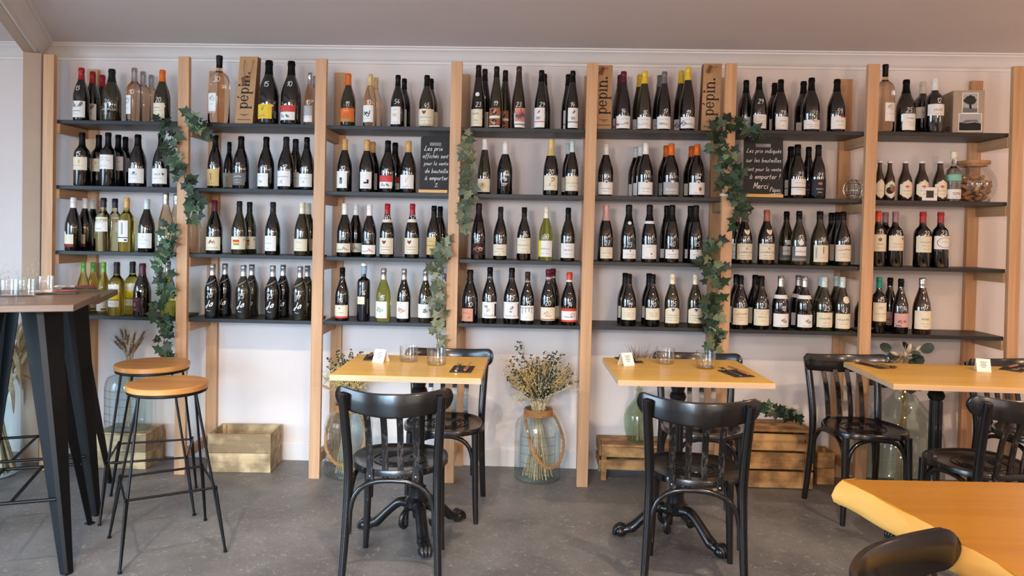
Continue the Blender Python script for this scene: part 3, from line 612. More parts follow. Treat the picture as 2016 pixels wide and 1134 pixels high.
b(887, 145, 535, 113, 'b', 'ol', 'cream', 230, L(418, 508, 'cream', 833, 935, ('t', 'DEMAZET', .7, .13), ('l', .2, .3)), '23', 380, (932,))
b(1125-1058+22, 140, 520, 90, 'b', 'cl', 'silver', 180, None, '', 0, row=1, desc='rosé bottle tucked behind the oak post')
shelf('C1', 1, 3)
for i, (q, tp, bs, pr, g1, bk) in enumerate([(220, 605, 1000, '20', 'dk', 313), (450, 612, 1005, '25', 'ol', 512), (668, 615, 1010, '23', 'dk', 745), (872, 622, 1015, '17', 'ol', 925)]):
    b(q, tp, bs, 114, 'j', g1, 'silver', tp+84, None, pr, tp+230, (bk,), extra=(('sq', tp+265, bs-12), ('slash', tp+165, tp+118), ('s', 'JA', tp+292, 46), ('s', 'jean', tp+345, 14)), desc='silver-capped %s bottle scripted JA' % GN[g1])
shelf('A2', 2, 0)
b(232, 232, 588, 105, 'b', 'ol', 'orange', 305, L(470, 565, 'orange', 182, 280, ('b', 0, .25, 'ochre'), ('t', 'Vignes', .78, .14, 'cream'), ('d', .5, .4, .2, 'rust', 4)), '11', 440)
b(385, 235, 593, 92, 'b', 'cl', 'gold', 308, L(450, 568, 'white', 341, 415, ('d', .5, .5, .2, 'black', 11), ('l', .2, .4)), '10', 430, (424,))
b(578, 242, 595, 98, 'b', 'dk', 'black', 310, L(460, 582, 'white', 537, 604, ('t', 'NOIR', .82, .09), ('d', .5, .5, .14, 'gold', 6), ('l', .12, .6)), '54', 425, (622,))
b(780, 243, 597, 105, 'b', 'ol', 'black', 310, L(475, 595, 'cream', 728, 832, ('h', .42, .8, .11, 'wine'), ('t', 'Clos du Mont', .48, .11), ('l', .3, .6), ('l', .12, .6)), '45', 450, (808,))
shelf('A2', 2, 1)
b(207, 687, 1045, 105, 'b', 'dk', 'tan', 760, L(910, 1028, 'white', 159, 235, ('r', .44, .52, .25, .62, 'black'), ('r', .55, .62, .25, .62, 'black'), ('r', .44, .62, .5, .62, 'black')), '10', 890)
b(362, 692, 1048, 108, 'b', 'dk', 'tan', 765, L(915, 1032, 'white', 326, 403, ('r', .35, .75, .3, .4, 'black'), ('r', .6, .75, .3, .55, 'black'), ('l', .15, .4)), '', 0, (402,), desc='tan-capped dark bottle with boot picture label')
b(508, 698, 1052, 110, 'b', 'dk', 'black', 775, L(940, 1030, 'white', 458, 547, ('b', .5, 1, 'scarlet'), ('s', 'las vins', .62, .22), ('d', .4, .28, .15, 'black', 8), ('d', .7, .28, .13, 'black', 9)), '18', 910, (558,))
b(652, 700, 1055, 110, 'b', 'dk', 'tan', 775, L(935, 1032, 'white', 600, 695, ('s', 'V', .45, .4, 'gold'), ('s', 'amber', .1, .2, 'ltgrey')), '21', 905)
shelf('C2', 2, 2)
b(220, 78, 465, 112, 'b', 'dk', 'white', 160, L(375, 442, 'cream', None, None, ('s', 'Jadis', .25, .5, 'grey')), '15', 330, (303,))
b(405, 87, 470, 110, 'b', 'dk', 'white', 168, L(387, 455, 'white', None, None, ('s', 'Jadis', .25, .5, 'orange')), '16', 358)
for q, tp, bs, pr in ((538, 80, 473, '40'), (724, 80, 478, '52')):
    b(q, tp, bs, 109, 'b', 'dk', 'red', tp+78, L(335, 455, 'cream', None, None, ('h', .4, .74, .12, 'wine'), ('t', 'Clos du Mont', .42, .1), ('t', 'Châteauneuf', .25, .1, 'wine'), ('l', .1, .7)), pr, tp+100, extra=(('ring', tp+115, tp+138, 'cream'),))
b(885, 95, 480, 108, 'b', 'dk', 'black', 165, L(330, 460, 'gold', 838, 907, ('t', 'CUVEE', .75, .1), ('b', .5, .54, 'rust'), ('l', .2, .6)), '53', 312, (930,))
shelf('C2', 2, 3)
b(203, 555, 945, 105, 'b', 'dk', 'black', 625, L(835, 932, 'cream', None, None, ('b', 0, .15, 'scarlet'), ('o', .45, .75, .06, 'grey'), ('t', 'PATURIE', .38, .13, 'grey')), '14', 800)
b(363, 522, 950, 97, 'y', 'nv', 'white', 546, L(772, 828, 'cream', 325, 380, ('l', .5, .6)), '16', 742, extra=(('ring', 552, 604, 'sky'),), desc='straight-sided inky bottle with white stopper')
b(510, 562, 955, 110, 'b', 'yg', 'silver', 645, L(808, 932, 'white', 457, 545, ('d', .5, .5, .18, 'leaf', 12), ('d', .65, .5, .12, 'mint', 3), ('l', .12, .3)), '15', 780)
b(662, 565, 957, 103, 'b', 'dk', 'silver', 645, L(810, 935, 'white', 612, 702, ('d', .5, .5, .18, 'scarlet', 12), ('d', .65, .5, .12, 'peach', 3), ('l', .12, .3)), '16', 742)
b(822, 572, 960, 105, 'b', 'ol', 'silver', 652, L(828, 930, 'white', 772, 872, ('d', .55, .5, .2, 'grey', 14), ('d', .65, .5, .12, 'leaf', 3)), '13', 805)
b(962, 600, 955, 80, 'b', 'cl', 'silver', 660, None, '', 0, row=1, desc='clear rosé bottle behind the pale ivy')
shelf('A3', 3, 0)
b(218, 173, 597, 98, 'f', 'dk', 'dkbrown', 250, L(477, 597, 'cream', None, 250, ('s', 'Rodes', .68, .16), ('s', 'amelle', .32, .1, 'grey'), ('l', .2, .4)), '23', 445, (262,), extra=(('dot', 215, 373, 15, 'white'),), brow=(1,))
b(344, 182, 605, 95, 'f', 'ol', 'dkbrown', 250, L(468, 600, 'rust', 300, 372, ('b', .45, .58, 'white'), ('o', .5, .78, .16, 'dkbrown'), ('o', .5, .22, .18, 'dkbrown'), ('d', .5, .8, .14, 'peach', 2), ('d', .5, .22, .15, 'peach', 3), ('b', 0, .06, 'white')), '19', 437, (405,))
b(500, 182, 607, 95, 'f', 'br', 'brown', 260, L(468, 605, 'white', 477, 545, ('b', .3, 1, 'peach'), ('o', .5, .62, .27, 'purple'), ('r', .46, .56, .6, .95, 'scarlet'), ('b', .14, .18, 'dkbrown'), ('b', .6, .62, 'dkbrown')), '23', 445)
b(657, 208, 607, 95, 'f', 'dk', 'black', 280, L(467, 605, 'white', 611, 682, ('b', .27, .31, 'scarlet'), ('d', .5, .78, .09, 'scarlet', 2), ('r', .3, .65, .4, .55, 'ltgrey'), ('r', 0, .06, 0, 1, 'wine')), '29', 445, (677,))
b(875, 212, 610, 92, 'f', 'dk', 'black', 285, L(468, 608, 'white', 845, 914, ('b', .27, .31, 'dkbrown'), ('d', .5, .78, .09, 'wine', 2), ('r', .3, .65, .4, .55, 'ltgrey')), '14', 445, (843,))
shelf('A3', 3, 1)
b(262, 688, 1065, 95, 'f', 'ol', 'white', 758, L(963, 1055, 'cream', 218, 302, ('o', .45, .5, .25, 'gold'), ('r', .4, .5, .45, .65, 'grey')), '15', 935)
b(405, 707, 1068, 108, 'b', 'dk', 'white', 788, None, '10', 925, extra=(('logo', 968),), desc='white-capped dark bottle with white square logo print')
b(725, 687, 1075, 105, 'c', 'dk', 'gold', 800, L(940, 1043, 'cream', 680, 770, ('s', 'P', .35, .5, 'wine'), ('l', .3, .8)), '20', 915)
b(872, 703, 1078, 95, 'b', 'dk', 'paleblue', 775, L(945, 1048, 'cream', 830, 916, ('t', 'LES DEMOISELLES', .5, .12, 'grey'), ('l', .3, .4)), '31', 915, (845,))
shelf('C3', 3, 2)
b(235, 77, 490, 110, 'c', 'dk', 'dkbrown', 215, L(375, 460, 'dkbrown', None, None, ('d', .4, .5, .28, 'rust', 5), ('d', .7, .5, .28, 'peach', 6)), '17', 352)
b(397, 103, 493, 105, 'b', 'dk', 'dkgrey', 178, L(382, 467, 'cream', None, None, ('t', 'Vouvray', .55, .2, 'grey'), ('l', .35, .6), ('s', 'main', .08, .12, 'grey')), '18', 357)
b(573, 107, 497, 105, 'b', 'dk', 'black', 175, L(335, 450, 'cream', None, None, ('l', .85, .4), ('t', 'CLOS DE NOUE', .5, .13, 'grey'), ('l', .3, .4), ('l', .1, .7)), '16', 300)
b(737, 108, 498, 105, 'b', 'yg', 'cream', 187, L(355, 475, 'white', 686, 782, ('r', 0, .25, 0, 1, 'lemon'), ('s', 'petit vin', .45, .14, 'grey'), ('l', .2, .5)), '20', 325)
b(900, 110, 502, 108, 'b', 'dk', 'black', 190, L(375, 483, 'white', None, None, ('l', .8, .3), ('t', 'Sancerre', .5, .17), ('l', .25, .5)), '23', 340)
shelf('C3', 3, 3)
b(170, 572, 965, 128, 'b', 'dk', 'dkbrown', 655, L(860, 955, 'peach', 117, 199, ('s', 'galinette', .6, .15, 'rust'), ('d', .7, .3, .12, 'rust', 4)), '10', 830)
b(318, 552, 967, 113, 'b', 'dk', 'black', 625, L(812, 932, 'white', None, None, ('r', .82, .97, .1, .9, 'black'), ('d', .35, .7, .14, 'grey', 6), ('d', .45, .5, .1, 'grey', 4), ('s', 'lapierre', .12, .15)), '16', 788)
b(480, 557, 972, 118, 'b', 'dk', 'black', 635, L(812, 935, 'white', None, None, ('r', .88, .98, .1, .9, 'grey'), ('s', 'A', .55, .3), ('d', .5, .4, .1, 'grey', 6), ('s', 'les terres', .12, .13)), '25', 778)
b(598, 587, 975, 104, 'b', 'dk', 'brown', 655, L(840, 950, 'white', None, None, ('b', .84, .87, 'black'), ('r', .2, .23, .45, .85, 'black'), ('r', .4, .43, .55, .85, 'black'), ('r', .6, .63, .6, .85, 'black'), ('r', .78, .81, .5, .85, 'black'), ('l', .2, .3)), '15', 822, extra=(('ring', 655, 662, 'pink'),))
b(752, 568, 980, 113, 'b', 'dk', 'maroon', 628, L(852, 950, 'cream', None, None, ('b', .04, .12, 'rust'), ('d', .4, .55, .2, 'peach', 5), ('s', 'chemin', .3, .15, 'grey')), '20', 820, (786,), extra=(('ring', 628, 642, 'pink'),))
b(908, 590, 985, 118, 'b', 'dk', 'redorange', 650, L(860, 960, 'white', None, None, ('b', 0, .14, 'redorange'), ('b', .8, 1, 'scarlet'), ('d', .7, .5, .2, 'peach', 4), ('s', 'jardin', .3, .2, 'rust')), '14', 830, extra=(('ring', 650, 663, 'white'),))
shelf('A4', 4, 0)
b(308, 145, 545, 102, 'f', 'dk', 'maroon', 215, L(453, 540, 'white', 262, None, ('d', .12, .35, .18, 'scarlet', 3), ('s', 'Alsace', .3, .28, 'grey'), ('l', .75, .5)), '14', 420, (284,))
b(455, 142, 547, 96, 'f', 'ol', 'yellow', 223, L(460, 542, 'white', 410, None, ('s', 'Sylvaner', .3, .28, 'ltgrey'), ('l', .75, .5)), '16', 430, (420,))
b(592, 147, 545, 96, 'f', 'dk', 'grey', 222, L(457, 543, 'white', 546, None, ('s', 'Pinot', .3, .28, 'grey'), ('l', .75, .5)), '17', 422, (560,))
b(757, 115, 547, 102, 'f', 'dk', 'yellow', 198, L(460, 540, 'white', None, None, ('d', .15, .45, .25, 'bluev', 5), ('s', 'Grand', .3, .3, 'grey'), ('l', .75, .4)), '19', 430, (710,))
shelf('A4', 4, 1)
b(185, 652, 1010, 108, 'b', 'dk', 'white', 722, L(915, 1002, 'white', None, None, ('tab',), ('h', .53, 1.0, .09, 'grey'), ('t', 'BOIS CARRE', .45, .15, 'grey'), ('l', .25, .4)), '15', 875)
b(462, 645, 1012, 106, 'b', 'dk', 'white', 718, L(915, 1003, 'white', None, None, ('tab',), ('h', .53, 1.0, .09, 'grey'), ('t', 'L ETOILE', .45, .15, 'grey'), ('l', .25, .4)), '20', 852, (426, 394))
b(640, 648, 1015, 112, 'b', 'dk', 'orange', 725, L(915, 1003, 'ltgrey', None, None, ('tab',), ('h', .53, 1.0, .09, 'white'), ('t', 'Réserve', .32, .3, 'white'), ('l', .15, .6, 'white')), '23', 870, (606,))
b(820, 653, 1015, 114, 'b', 'dk', 'orange', 725, L(918, 1003, 'white', None, None, ('tab',), ('h', .53, 1.0, .09, 'grey'), ('o', .62, .45, .13, 'rust', 1.3), ('l', .15, .5)), '32', 875, (783,))
shelf('C4', 4, 2)
b(198, 88, 505, 115, 'c', 'dk', 'pink', 205, L(403, 487, 'cream', 158, 248, ('l', .7, .4), ('t', 'PRINCIPALE', .45, .13, 'grey'), ('l', .2, .3)), '27', 372, desc='champagne bottle with pale pink foil')
b(368, 88, 508, 115, 'c', 'dk', 'black', 210, L(420, 488, 'white', 326, None, ('o', .5, .85, .07, 'black'), ('t', 'CASTELNAU', .4, .2, 'grey'), ('l', .2, .4)), '23', 385, extra=(('dot', 372, 222, 13, 'white'),))
b(522, 88, 508, 113, 'c', 'dk', 'black', 205, L(385, 490, 'white', None, 572, ('t', 'SAVART', .82, .11, 'grey'), ('o', .6, .35, .05, 'black'), ('l', .1, .5)), '35', 350, extra=(('ring', 208, 228, 'white'),))
b(690, 90, 512, 106, 'c', 'dk', 'black', 212, L(420, 488, 'white', 643, None, ('o', .5, .85, .07, 'black'), ('t', 'CASTELNAU', .4, .2, 'grey'), ('l', .2, .4)), '40', 380, (650,))
b(866, 92, 513, 108, 'c', 'dk', 'black', 215, L(422, 492, 'white', 824, None, ('o', .5, .85, .06, 'black'), ('t', 'CASTELNAU', .4, .2, 'grey'), ('l', .2, .4)), '45', 380, (826,))
shelf('C4', 4, 3)
b(368, 602, 995, 113, 'b', 'dk', 'black', 680, L(855, 945, 'cream', 318, None, ('l', .85, .3), ('l', .6, .6), ('l', .45, .6), ('l', .3, .5)), '19', 832, (340,))
b(545, 605, 995, 110, 'b', 'dk', 'black', 680, L(858, 945, 'cream', 496, None, ('l', .85, .3), ('l', .6, .6), ('l', .45, .6), ('l', .3, .5)), '20', 832, (517,))
for q, tp, pr in ((692, 602, '25'), (863, 605, '')):
    b(q, tp, 1000, 110, 'b', 'ol', 'cream', tp+78, L(tp+250, 970, 'cream', None, None, ('arch',), ('h', .5, .85, .1, 'bluev'), ('t', 'Puligny-Monts', .48, .1, 'grey'), ('l', .35, .7), ('l', .2, .5)), pr, tp+223, desc='' if pr else 'cream-capped olive bottle with arched label, no price')
shelf('A5', 5, 0)
b(332, 183, 552, 105, 'b', 'dk', 'black', 265, L(443, 540, 'white', 290, None, ('l', .85, .3), ('t', 'CROZES', .7, .1, 'grey'), ('l', .5, .5), ('l', .2, .5)), '29', 352, (242,))
b(483, 202, 550, 105, 'b', 'dk', 'black', 280, L(458, 550, 'white', 443, None, ('t', 'CAIRANNE', .62, .12, 'grey'), ('l', .3, .3)), '28', 433, (440,))
b(697, 190, 552, 115, 'b', 'dk', 'black', 270, L(480, 545, 'white', None, None, ('o', .6, .95, .28, 'rust', .7), ('o', .6, .95, .23, 'cream', .65), ('t', 'lirac', .88, .16, 'wine'), ('l', .45, .6), ('l', .25, .4)), '27', 435, (642,))
b(875, 200, 553, 118, 'b', 'dk', 'black', 275, L(455, 545, 'white', 828, None, ('r', .5, .95, .9, 1, 'scarlet'), ('t', 'COTE ROTIE', .58, .12, 'grey'), ('l', .3, .3)), '59', 420)
shelf('A5', 5, 1)
b(600, 655, 1020, 114, 'b', 'dk', 'black', 730, L(893, 1005, 'white', 553, None, ('b', .44, .49, 'black'), ('l', .75, .7), ('t', 'LE COTEAU', .3, .09, 'grey')), '23', 862, (553,))
b(745, 658, 1022, 105, 'b', 'dk', 'black', 730, L(895, 1008, 'navy', None, None, ('o', .5, .72, .15, 'rust', .6), ('o', .5, .74, .08, 'orange', .6), ('t', 'Halley', .35, .14, 'cream'), ('t', '8.10', .15, .13, 'cream')), '21', 868, (677,))
shelf('C5', 5, 2)
for q, tp, pr, bk in ((237, 125, '23', (180,)), (397, 122, '25', ())):
    b(q, tp, 507, 115, 'b', 'dk', 'copper', tp+80, L(365, 480, 'cream', None, None, ('l', .85, .6), ('h', .55, .68, .08, 'ltgrey'), ('s', 'Clos des Vins', .42, .14, 'grey'), ('l', .25, .5), ('l', .12, .4)), pr, 330, bk, extra=(('dot', q+12, 280, 22, 'cream', SHIELD),))
b(630, 130, 512, 108, 'b', 'ol', 'black', 190, L(385, 492, 'grey', None, 680, ('r', .2, .88, .38, .98, 'white'), ('s', 'Bois d or', .6, .2), ('b', .1, .16, 'ltgrey')), '12', 320, (540,), extra=(('dot', 632, 358, 19, 'white'),))
b(780, 132, 512, 120, 'b', 'ol', 'black', 190, L(375, 497, 'cream', 731, None, ('r', .1, .2, .2, .85, 'ltgrey'), ('r', .5, .55, .5, .9, 'grey'), ('l', .25, .3)), '16', 335)
b(948, 135, 515, 120, 'b', 'dk', 'black', 195, L(373, 493, 'cream', 889, None, ('s', 'Maxime Bon', .65, .15, 'rust'), ('l', .45, .5), ('l', .25, .4)), '20', 335, (905, 862))
shelf('C5', 5, 3)
b(208, 593, 977, 115, 'b', 'dk', 'black', 660, L(830, 950, 'cream', None, None, ('s', 'Maxime Cl', .6, .16, 'rust'), ('l', .45, .5), ('l', .3, .3)), '20', 808, (178,))
b(358, 597, 978, 115, 'b', 'dk', 'black', 675, L(838, 955, 'cream', None, None, ('l', .85, .7), ('l', .72, .5), ('t', 'Bourgogne', .5, .11, 'grey'), ('l', .3, .2)), '23', 810, (314,))
b(498, 598, 985, 114, 'b', 'dk', 'silver', 675, L(870, 965, 'white', None, None, ('d', .55, .5, .16, 'grey', 5), ('r', .55, .8, .3, .5, 'ltgrey'), ('l', .12, .5)), '18', 832, extra=(('ring', 735, 762, 'white'),))
b(670, 600, 988, 112, 'b', 'dk', 'silver', 678, L(877, 968, 'white', None, None, ('d', .55, .5, .16, 'grey', 5), ('r', .55, .8, .3, .5, 'ltgrey'), ('l', .12, .5)), '', 0, (624,), extra=(('ring', 738, 765, 'white'),), desc='silver-capped dark bottle, white neck band, no price')
b(810, 603, 990, 118, 'b', 'ol', 'paleblue', 680, L(862, 968, 'cream', None, None, ('s', 'Meursault', .55, .18, 'grey'), ('l', .3, .4), ('l', .1, .5)), '25', 830, (788,))
b(942, 605, 993, 110, 'b', 'ol', 'paleblue', 682, L(870, 977, 'cream', None, None, ('s', 'Meursault', .55, .18, 'grey'), ('l', .3, .4)), '43', 845, (900,), extra=(('dot', 958, 770, 26, 'cream'),))
b(1082, 715, 990, 90, 'e', 'br', 'black', 740, None, '', 0, row=1, desc='small brown bottle tucked beside the oak post')
shelf('A6', 6, 0)
b(183, 95, 560, 128, 'm', 'cl', 'black', 168, L(360, 490, 'white', 162, 235, ('d', .4, .78, .15, 'ltgrey', 5), ('l', .4, .7)), '', 0, desc='large clear rosé magnum behind the oak post')
b(330, 203, 565, 120, 'b', 'dk', 'black', 290, L(437, 552, 'white', 290, None, ('t', 'Bourgueil', .68, .12, 'grey'), ('l', .45, .5), ('l', .3, .4)), '25', 412)
b(530, 192, 570, 118, 'x', 'dk', 'white', 268, L(370, 450, 'white', 475, None, ('t', 'SALIES', .4, .28, 'grey'), ('l', .15, .4)), '12', 345, (447,))
shelf('A6', 6, 1)
b(146, 767, 1032, 64, 'e', 'br', 'white', 778, L(895, 1030, 'hexcard', None, None, ('l', .4, .6)), '', 0, name='beer_bottle', desc='brown beer bottle half hidden by oak post')
b(216, 770, 1035, 70, 'e', 'br', 'white', 781, L(905, 1030, 'hexcard', None, None, ('o', .4, .45, .2, 'dkbrown'), ('o', .65, .55, .18, 'rust'), ('o', .5, .7, .1, 'leaf')), '', 0, name='beer_bottle', desc='brown beer bottle with dark fruit picture label')
for i, q in enumerate((325, 440, 567)):
    b(q, 771, 1036, 88, 'e', 'br', 'white', 782, L(900, 1032, 'hexcard', None, None, ('d', .5, .62, .12, 'scarlet', 6), ('o', .45, .66, .04, 'scarlet'), ('t', 'LA GAULOISE', .4, .07), ('l', .25, .3)), '', 0, name='beer_bottle',
      desc='brown beer bottle with red rooster label, '+('standing free', 'behind the thermostat', 'beside the gin')[i])
b(661, 702, 1040, 98, 'g', 'gw', 'cream', 750, L(965, 1032, 'white', 616, 706, ('t', 'GIN', .4, .45), ('l', .2, .5)), '', 0, name='gin_bottle', extra=(('ring', 862, 905, 'mint'),), desc='clear gin bottle with mint band and cream stopper')
shelf('C6', 6, 2)
b(140, 130, 527, 105, 'x', 'dk', 'redorange', 205, L(298, 420, 'cream', None, None, ('o', .45, .7, .1, 'grey'), ('t', 'CHATEAU', .4, .1, 'grey'), ('l', .2, .6)), '19', 275)
b(262, 135, 532, 110, 'x', 'dk', 'mauve', 208, L(308, 415, 'cream', None, None, ('o', .78, .8, .08, 'grey'), ('t', 'Chateau Tour', .42, .1, 'rust'), ('l', .25, .6)), '25', 287, (190,))
b(460, 135, 537, 115, 'x', 'dk', 'red', 212, L(312, 428, 'cream', None, None, ('t', 'Malescasse', .6, .12, 'grey'), ('l', .4, .5), ('l', .2, .4)), '22', 290)
b(588, 137, 540, 115, 'x', 'dk', 'red', 212, L(310, 405, 'white', None, None, ('oval', .58, .5, .42, .38, 'wine'), ('l', .55, .5)), '23', 287)
shelf('C6', 6, 3)
b(145, 607, 1003, 100, 'x', 'dk', 'teal', 687, L(790, 925, 'cream', None, None, ('d', .45, .72, .1, 'ltgrey', 5), ('t', 'CHATEAU MOINE', .38, .08, 'grey'), ('l', .25, .3)), '15', 765)
b(302, 617, 1007, 105, 'b', 'dk', 'black', 680, L(868, 967, 'pink', None, None, ('d', .3, .4, .14, 'wine', 5), ('d', .6, .4, .14, 'wine', 6), ('r', .1, .4, .05, .15, 'grey')), '14', 832, (224,))
b(457, 612, 1010, 120, 'c', 'br', 'silver', 685, L(850, 982, 'cream', 400, None, ('t', 'PETIER', .5, .13), ('l', .3, .4), ('l', .15, .2)), '17', 825)

# ================================================================== OTHER THINGS ON THE SHELVES
def pepin(mb, fm, mt):
    """the bag's lettering p-e-p-i-n-dot drawn as bold serif shapes; fm(x, y) -> point, x-height 1"""
    def q(x0, y0, x1, y1): mb.add([fm(x0, y0), fm(x1, y0), fm(x1, y1), fm(x0, y1)], [(0, 1, 2, 3)], mt)
    def ring(cx, cy, ax, ay, bx, by, a0=0, a1=360, n=20):
        o = []; i = []
        for k in range(n+1):
            a = math.radians(a0+(a1-a0)*k/n); o.append(fm(cx+ax*math.cos(a), cy+ay*math.sin(a))); i.append(fm(cx+bx*math.cos(a), cy+by*math.sin(a)))
        mb.add(o+i, [(k, k+1, n+2+k, n+1+k) for k in range(n)], mt)
    def P(x): q(x+.1, -.5, x+.32, 1.0); q(x, -.58, x+.44, -.48); q(x, .92, x+.2, 1.02); ring(x+.52, .5, .42, .53, .2, .43)
    P(0); x = 1.06
    ring(x+.45, .5, .45, .53, .22, .43, 30, 330); q(x+.1, .48, x+.84, .58); ring(x+.45, .5, .45, .53, .28, .43, -5, 30, 4)
    mb.add([fm(x+.42, 1.18), fm(x+.52, 1.15), fm(x+.78, 1.45), fm(x+.58, 1.5)], [(0, 1, 2, 3)], mt)
    P(x+1.02); x += 2.1
    q(x+.1, 0, x+.32, 1); q(x, -.05, x+.44, .06); q(x, .92, x+.2, 1.02); ring(x+.2, 1.32, .16, .16, 0, 0, n=10); x += .55
    q(x+.1, 0, x+.32, 1); q(x, -.05, x+.44, .06); q(x, .92, x+.2, 1.02); ring(x+.53, .55, .43, .48, .2, .36, 0, 150); q(x+.73, 0, x+.96, .6); q(x+.62, -.05, x+1.06, .06); x += 1.2
    ring(x+.15, .1, .16, .16, 0, 0, n=10); return x+.3
def bag(pxl, pxr, ptop, pbase, bay, tagside, where, handles, skew):
    z = SZ[bay][0]+.0008; y = .055; a = ony(pxl, pbase, y); c = ony(pxr, pbase, y); t = ony(pxl, ptop, y)
    w_ = c.x-a.x; h = t.z-z; d = .085
    r = thing('paper_wine_bag', (a.x, y, z), 'brown kraft paper bottle bag printed pépin, '+where, 'paper bag', 'pépin bottle bags on the top shelf')
    sk = skew
    m = MB(); v = [(0, 0, 0), (w_, 0, 0), (w_, d, 0), (0, d, 0), (sk, .012, h), (w_+sk, .012, h), (w_+sk, d-.02, h), (sk, d-.02, h)]
    m.add(v, [(0, 3, 2, 1), (0, 1, 5, 4), (1, 2, 6, 5), (2, 3, 7, 6), (3, 0, 4, 7)])
    m.add([(x, yy+(.0015 if yy < .04 else -.0015), zz) for x, yy, zz in v], [(0, 1, 2, 3), (0, 4, 5, 1), (1, 5, 6, 2), (2, 6, 7, 3), (3, 7, 4, 0)])
    m.build('bag_body', KRAFT, r)
    fm = lambda u, vv: (w_*.5+sk*u/h+vv, -.0008+.012*u/h, u)
    pm = MB(); s = .043; pepin(pm, lambda X, Y: fm(.085+X*s*.95, -(Y-.35)*s), INK); pm.build('bag_lettering', None, r)
    pm = MB()
    for k, (u0, wd) in enumerate(((.052, .05), (.045, .02), (.022, .075))):
        pm.add([fm(u0, -wd/2), fm(u0, wd/2), fm(u0+.0035, wd/2), fm(u0+.0035, -wd/2)], [(0, 1, 2, 3)], INK)
    pm.build('small_print', None, r)
    if handles:
        P0 = [(w_*.28+sk, .008, h-.02), (w_*.26+sk, -.003, h-.07), (w_*.38+sk, -.004, h-.125), (w_*.55+sk, -.004, h-.13), (w_*.70+sk, -.003, h-.08), (w_*.75+sk, .008, h-.02)]
        MB().tube(spline(P0, 5), .0022, 6).build('rope_handle', ROPE, r, smooth=1)
    else:
        MB().tube([(w_*.3+sk, .006, h-.018), (w_*.62+sk, -.006, h-.022), (w_*.72+sk, .008, h-.02)], .0022, 6).build('rope_handle', ROPE, r, smooth=1)
    MB().box((w_*.28+sk, -.005, h-(.145 if handles else .035)), (.02, .0025, .045), ry=(-.2 if handles else .35)).build('gift_tag', mat('tag_brown', (.40, .28, .18), .7, var=.1), r)
bag(462, 497, 110, 242, 1, 1, 'between the large rosé magnum and yellow-labelled magnum', True, .022)
bag(1173, 1203, 127, 254, 4, 0, 'standing beside the maroon-capped flutes', False, .003)
bag(1380, 1416, 124, 255, 4, 0, 'standing beside the tall yellow-capped flute', False, .010)
# boxed wine with two photographs on it
z = SZ[6][0]+.0008; a = ony(1875, 259, .06); c = ony(1933, 259, .06); t = ony(1875, 178, .06)
r = thing('wine_box', (a.x, .06, z), 'pale cardboard wine box with two black-and-white photographs on its front', 'wine box')
W_, H_ = c.x-a.x, t.z-z
r.rotation_euler = (0, 0, -.12)
MB().box((W_/2, .10, H_/2), (W_, .20, H_)).build('carton', mat('carton_beige', (.66, .58, .50), .6, var=.05, scale=20), r, bevel=.002)
def bwphoto(nm, x0, x1, z0, z1, dark):
    m = MB(); m.add([(x0, -.0008, z0), (x1, -.0008, z0), (x1, -.0008, z1), (x0, -.0008, z1)], [(0, 1, 2, 3)], paper('white'))
    i = .004; X0, X1, Z0, Z1 = x0+i, x1-i, z0+i, z1-i; g = lambda u, v: (X0+(X1-X0)*u, -.0012, Z0+(Z1-Z0)*v)
    def poly(pts, mt, dy=0): m.add([(p[0], p[1]-dy, p[2]) for p in (g(u, v) for u, v in pts)], [tuple(range(len(pts)))], mt)
    poly([(0, 0), (1, 0), (1, 1), (0, 1)], paper('ltgrey'))
    if dark:
        poly([(0, 0), (1, 0), (1, .42), (.7, .5), (.35, .44), (0, .5)], paper('black'), .0004); poly([(.1, .5), (.35, .47), (.6, .55), (.9, .5), (.8, .66), (.3, .64)], paper('grey'), .0003)
    else:
        poly([(0, 0), (1, 0), (1, .22), (0, .26)], paper('grey'), .0003); poly([(.46, .2), (.6, .2), (.56, .55), (.66, .62), (.48, .62), (.4, .55)], paper('black'), .0005)
        n = 16; poly([(.5+(.42+.07*math.sin(k*5))*math.cos(2*math.pi*k/n), .66+(.24+.04*math.cos(k*3))*math.sin(2*math.pi*k/n)) for k in range(n)], paper('dkgrey'), .0006)
    m.build(nm, None, r)
bwphoto('tree_photograph', W_*.28, W_*.80, H_*.46, H_*.94, False); bwphoto('field_photograph', W_*.18, W_*.93, H_*.04, H_*.46, True)
MB().tube([(-.0005, .05, .03), (-.012, .05, .03)], .012, 14).build('tap_cover', mat('tap_grey', (.25, .24, .24), .5), r)
